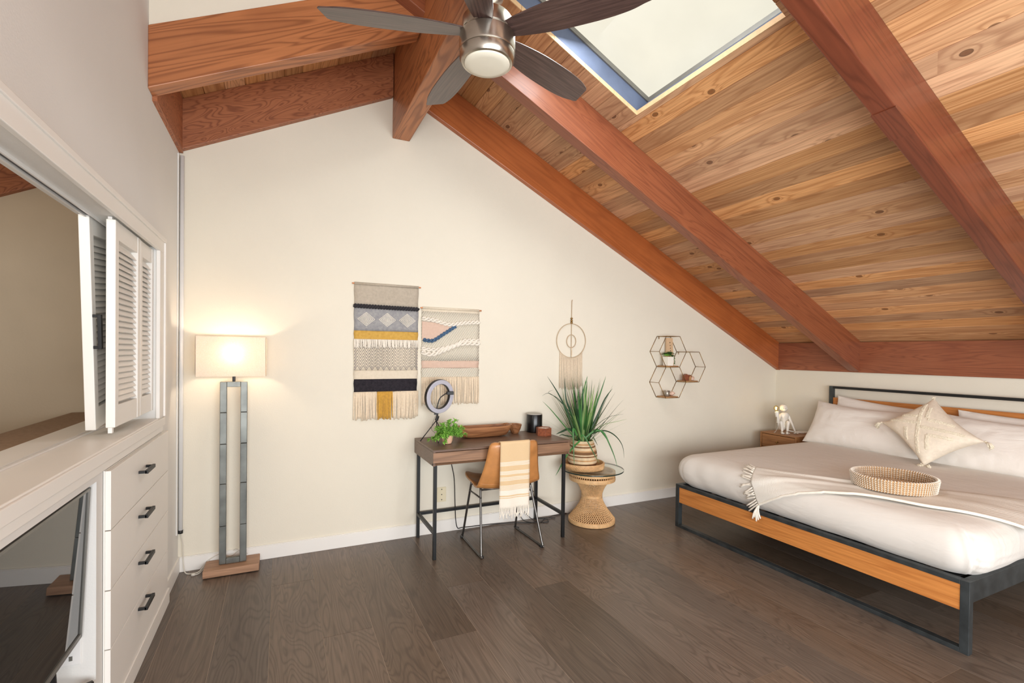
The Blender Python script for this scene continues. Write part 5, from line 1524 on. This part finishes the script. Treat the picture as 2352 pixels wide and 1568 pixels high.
B = [(0, 1), (1, 2), (2, 3), (3, 4), (0, 5), (5, 6), (6, 7), (7, 8), (0, 9), (9, 10), (10, 11), (11, 12), (3, 13), (13, 14), (14, 15), (3, 16), (16, 17), (17, 18), (18, 19)]
skin('body', J, B, 'ceramic', t)
# head: skull, muzzle, brow, ears, crest of hair
hd = MB(); hc = Vector((-.014, -.022, .262))
hd.sphere(hc, .036, 20, 14, (1, 1.02, .98)).sphere(hc+Vector((-.010, -.030, -.012)), .021, 16, 10, (1.05, .9, .85))
hd.sphere(hc+Vector((-.009, -.028, .010)), .022, 14, 8, (1.15, .5, .42))
hd.sphere(hc+Vector((0, .006, .012)), .036, 16, 10, (1.04, 1.0, .85))
h_ = hd.build('head', 'ceramic', t, smooth=True)
for sx in (-1, 1): MB().sphere(hc+Vector((sx*.036, .002, -.004)), .011, 12, 8, (.45, .9, 1.2)).build('ear', 'ceramic', h_, smooth=True)
for sx in (-1, 1): MB().sphere(hc+Vector((-.010+sx*.011, -.0355, .003)), .0036, 8, 6).build('eye', 'greyplas', h_, smooth=True)
MB().sphere(hc+Vector((-.010, -.050, -.008)), .0045, 8, 6, (1.3, .6, .7)).build('nose', 'ceramic', h_, smooth=True)
MB().tube(smoothpath([hc+Vector((-.022, -.046, -.018)), hc+Vector((-.010, -.0505, -.020)), hc+Vector((.002, -.046, -.018))], 4), .0012, 5).build('mouth', 'greyplas', h_, smooth=True)
# feet with toes, hands with fingers
for fx, fy, dirx in ((-.046, -.058, -.35), (.006, -.062, -.45)):
    f = MB(); f.tube([(fx, fy+.018, .010), (fx+dirx*.02, fy-.01, .010), (fx+dirx*.05, fy-.036, .008)], .0115, 10, taper=[.9, 1.05, .8])
    for k in range(4):
        f.tube([(fx+dirx*.05+(k-1.5)*.006, fy-.032, .007), (fx+dirx*.07+(k-1.5)*.0075, fy-.054+abs(k-1.5)*.003, .0045)], .0036, 6)
    f.tube([(fx+dirx*.02+.010, fy-.008, .007), (fx+dirx*.02+.024, fy-.022, .0045)], .0038, 6)
    f.build('foot', 'ceramic', t, smooth=True)
f = MB(); hx_, hy_ = .097, -.052
f.tube([(hx_, hy_+.006, .018), (hx_+.002, hy_-.008, .008)], .010, 10)
for k, ln in enumerate((.024, .029, .027, .021)):
    a = R(-60+k*24); f.tube([(hx_+(k-1.5)*.005, hy_-.008, .008), (hx_+(k-1.5)*.007+math.sin(a)*ln*.5, hy_-.008-ln*.6, .008), (hx_+(k-1.5)*.008+math.sin(a)*ln, hy_-.010-ln, .004)], .0034, 6)
f.tube([(hx_-.006, hy_, .009), (hx_-.022, hy_-.006, .005)], .0038, 6)
f.build('hand', 'ceramic', t, smooth=True)
f = MB(); hp = Vector((-.092, -.066, .128))
f.sphere(hp+Vector((.006, .006, 0)), .011, 10, 8)
for k, z in enumerate((.012, .004, -.004, -.011)):
    f.tube(smoothpath([hp+Vector((.010, -.002, z)), hp+Vector((.0, -.016, z)), hp+Vector((-.014, -.013, z)), hp+Vector((-.019, .002, z))], 3), .0034, 6)
f.tube(smoothpath([hp+Vector((.006, .012, .006)), hp+Vector((-.008, .018, .012)), hp+Vector((-.018, .010, .012))], 3), .0036, 6)
f.build('hand', 'ceramic', t, smooth=True)
# lamp holder and bulb
ax0 = hp+Vector((-.008, -.002, 0))
MB().tube([ax0+Vector((.004, 0, -.045)), ax0+Vector((.002, 0, .0)), ax0+Vector((-.004, 0, .045)), ax0+Vector((-.006, 0, .055))], .0115, 14, taper=[.4, .85, .9, 1]).build('torch_stem', 'ceramic', t, smooth=True)
MB().tube([ax0+Vector((-.006, 0, .052)), ax0+Vector((-.014, 0, .098)), ax0+Vector((-.015, 0, .102))], .020, 18, taper=[.95, 1, .9]).build('lamp_socket', 'ceramic', t, smooth=True, auto=50)
bc = ax0+Vector((-.022, 0, .140))
MB().sphere(bc, .027, 18, 12, (1, 1, 1.08)).build('bulb_glass', 'amber', t, smooth=True)
fm = MB()
for sx, sy in ((.008, .004), (-.008, -.004), (.0, .009), (.0, -.009)):
    fm.tube([bc+Vector((sx*.6, sy*.6, -.018)), bc+Vector((sx, sy, .012))], .0024, 6)
fm.build('filament', 'filament', t)
MB().tube(smoothpath([(.055, .035, .022), (.10, .01, .012), (.15, -.045, .010), (.215, -.055, .010), (.24, -.02, .010), (.20, .014, .010), (.15, .016, .010), (.12, .020, .010)], 6), .0085, 10).build('tail', 'ceramic', t, smooth=True)
MB().tube(smoothpath([ax0+Vector((.004, 0, -.044)), (-.100, -.055, .05), (-.118, -.04, .004), (-.09, .02, .002), (-.03, .08, .002)], 6), .0016, 6).build('cord', 'wire_white', t, smooth=True)
l = bpy.data.lights.new('monkey_lamp_bulb', 'POINT'); l.energy = .35; l.color = (1.0, .72, .38); l.shadow_soft_size = .012
lo = bpy.data.objects.new('monkey_lamp_bulb', l); COL.objects.link(lo); lo.parent = t; lo.location = bc+Vector((0, 0, .0))

# ------------------------------------------------------------------ ceiling fan
FX, FY = .82, 2.02
t = thing('ceiling_fan', 'brushed nickel ceiling fan with five dark wood blades and round light', 'ceiling fan', (FX, FY, 2.72))
L_ = t.location
MB(L_).lathe([(.030, 3.0), (.068, 3.02), (.072, 3.075), (.05, 3.078)], (FX, FY, 0), 36).build('canopy', 'nickel', t, smooth=True, auto=40)
MB(L_).tube([(FX, FY, 2.93), (FX, FY, 3.04)], .014, 14).build('downrod', 'nickel', t, smooth=True)
MB(L_).lathe([(.02, 2.952), (.055, 2.948), (.105, 2.935), (.112, 2.925), (.113, 2.872), (.109, 2.868)], (FX, FY, 0), 48).build('motor_housing', 'nickel', t, smooth=True, auto=35)
MB(L_).lathe([(.100, 2.868), (.116, 2.864), (.124, 2.855), (.1255, 2.79), (.123, 2.783), (.118, 2.782)], (FX, FY, 0), 56).build('lower_housing', 'nickel', t, smooth=True, auto=35)
MB(L_).lathe([(.118, 2.784), (.1225, 2.780), (.1225, 2.752), (.112, 2.737), (.103, 2.735), (.100, 2.745)], (FX, FY, 0), 56).build('trim_ring', 'nickel', t, smooth=True, auto=35)
M['opal'] = plain('opal_glass', srgb(235, 230, 212), .3, var=.01)
MB(L_).lathe([(.100, 2.742), (.102, 2.734), (.098, 2.728), (.07, 2.7235), (.001, 2.722)], (FX, FY, 0), 48).build('light_lens', 'opal', t, smooth=True)
bl = [(.085, -.036), (.16, -.054), (.30, -.072), (.42, -.077), (.53, -.077), (.62, -.069), (.675, -.055)]
outl = smoothpath([Vector((x, y, 0)) for x, y in bl], 4)+[Vector((.688, -.046, 0)), Vector((.712, .040, 0)), Vector((.705, .050, 0))]+smoothpath([Vector((x, -y*1.02, 0)) for x, y in bl[::-1]], 4)
me = None
for k in range(5):
    if me is None:
        mb = MB(); n_ = len(outl)
        mb.v = [p+Vector((0, 0, -.003)) for p in outl]+[p+Vector((0, 0, .003)) for p in outl]
        mb.f = [tuple(range(n_-1, -1, -1)), tuple(range(n_, 2*n_))]+[(i, (i+1) % n_, (i+1) % n_+n_, i+n_) for i in range(n_)]
        o = mb.build('blade', 'blade', t, bevel=.0015); me = o.data
    else: o = bpy.data.objects.new('blade', me); link(o, t); b_ = o.modifiers.new('bevel', 'BEVEL'); b_.width = .0015; b_.limit_method = 'ANGLE'
    ang = R([20.5, 93, 165, 237, 311][k])
    o.rotation_euler = (R(-12), 0, ang); o.location = Vector((FX, FY, 2.868))-L_
    br = MB(); br.box(.075, .17, -.022, .022, .003, .010)
    b2 = br.build('blade_arm', 'chrome', o, bevel=.002)
bpy.context.view_layer.update()
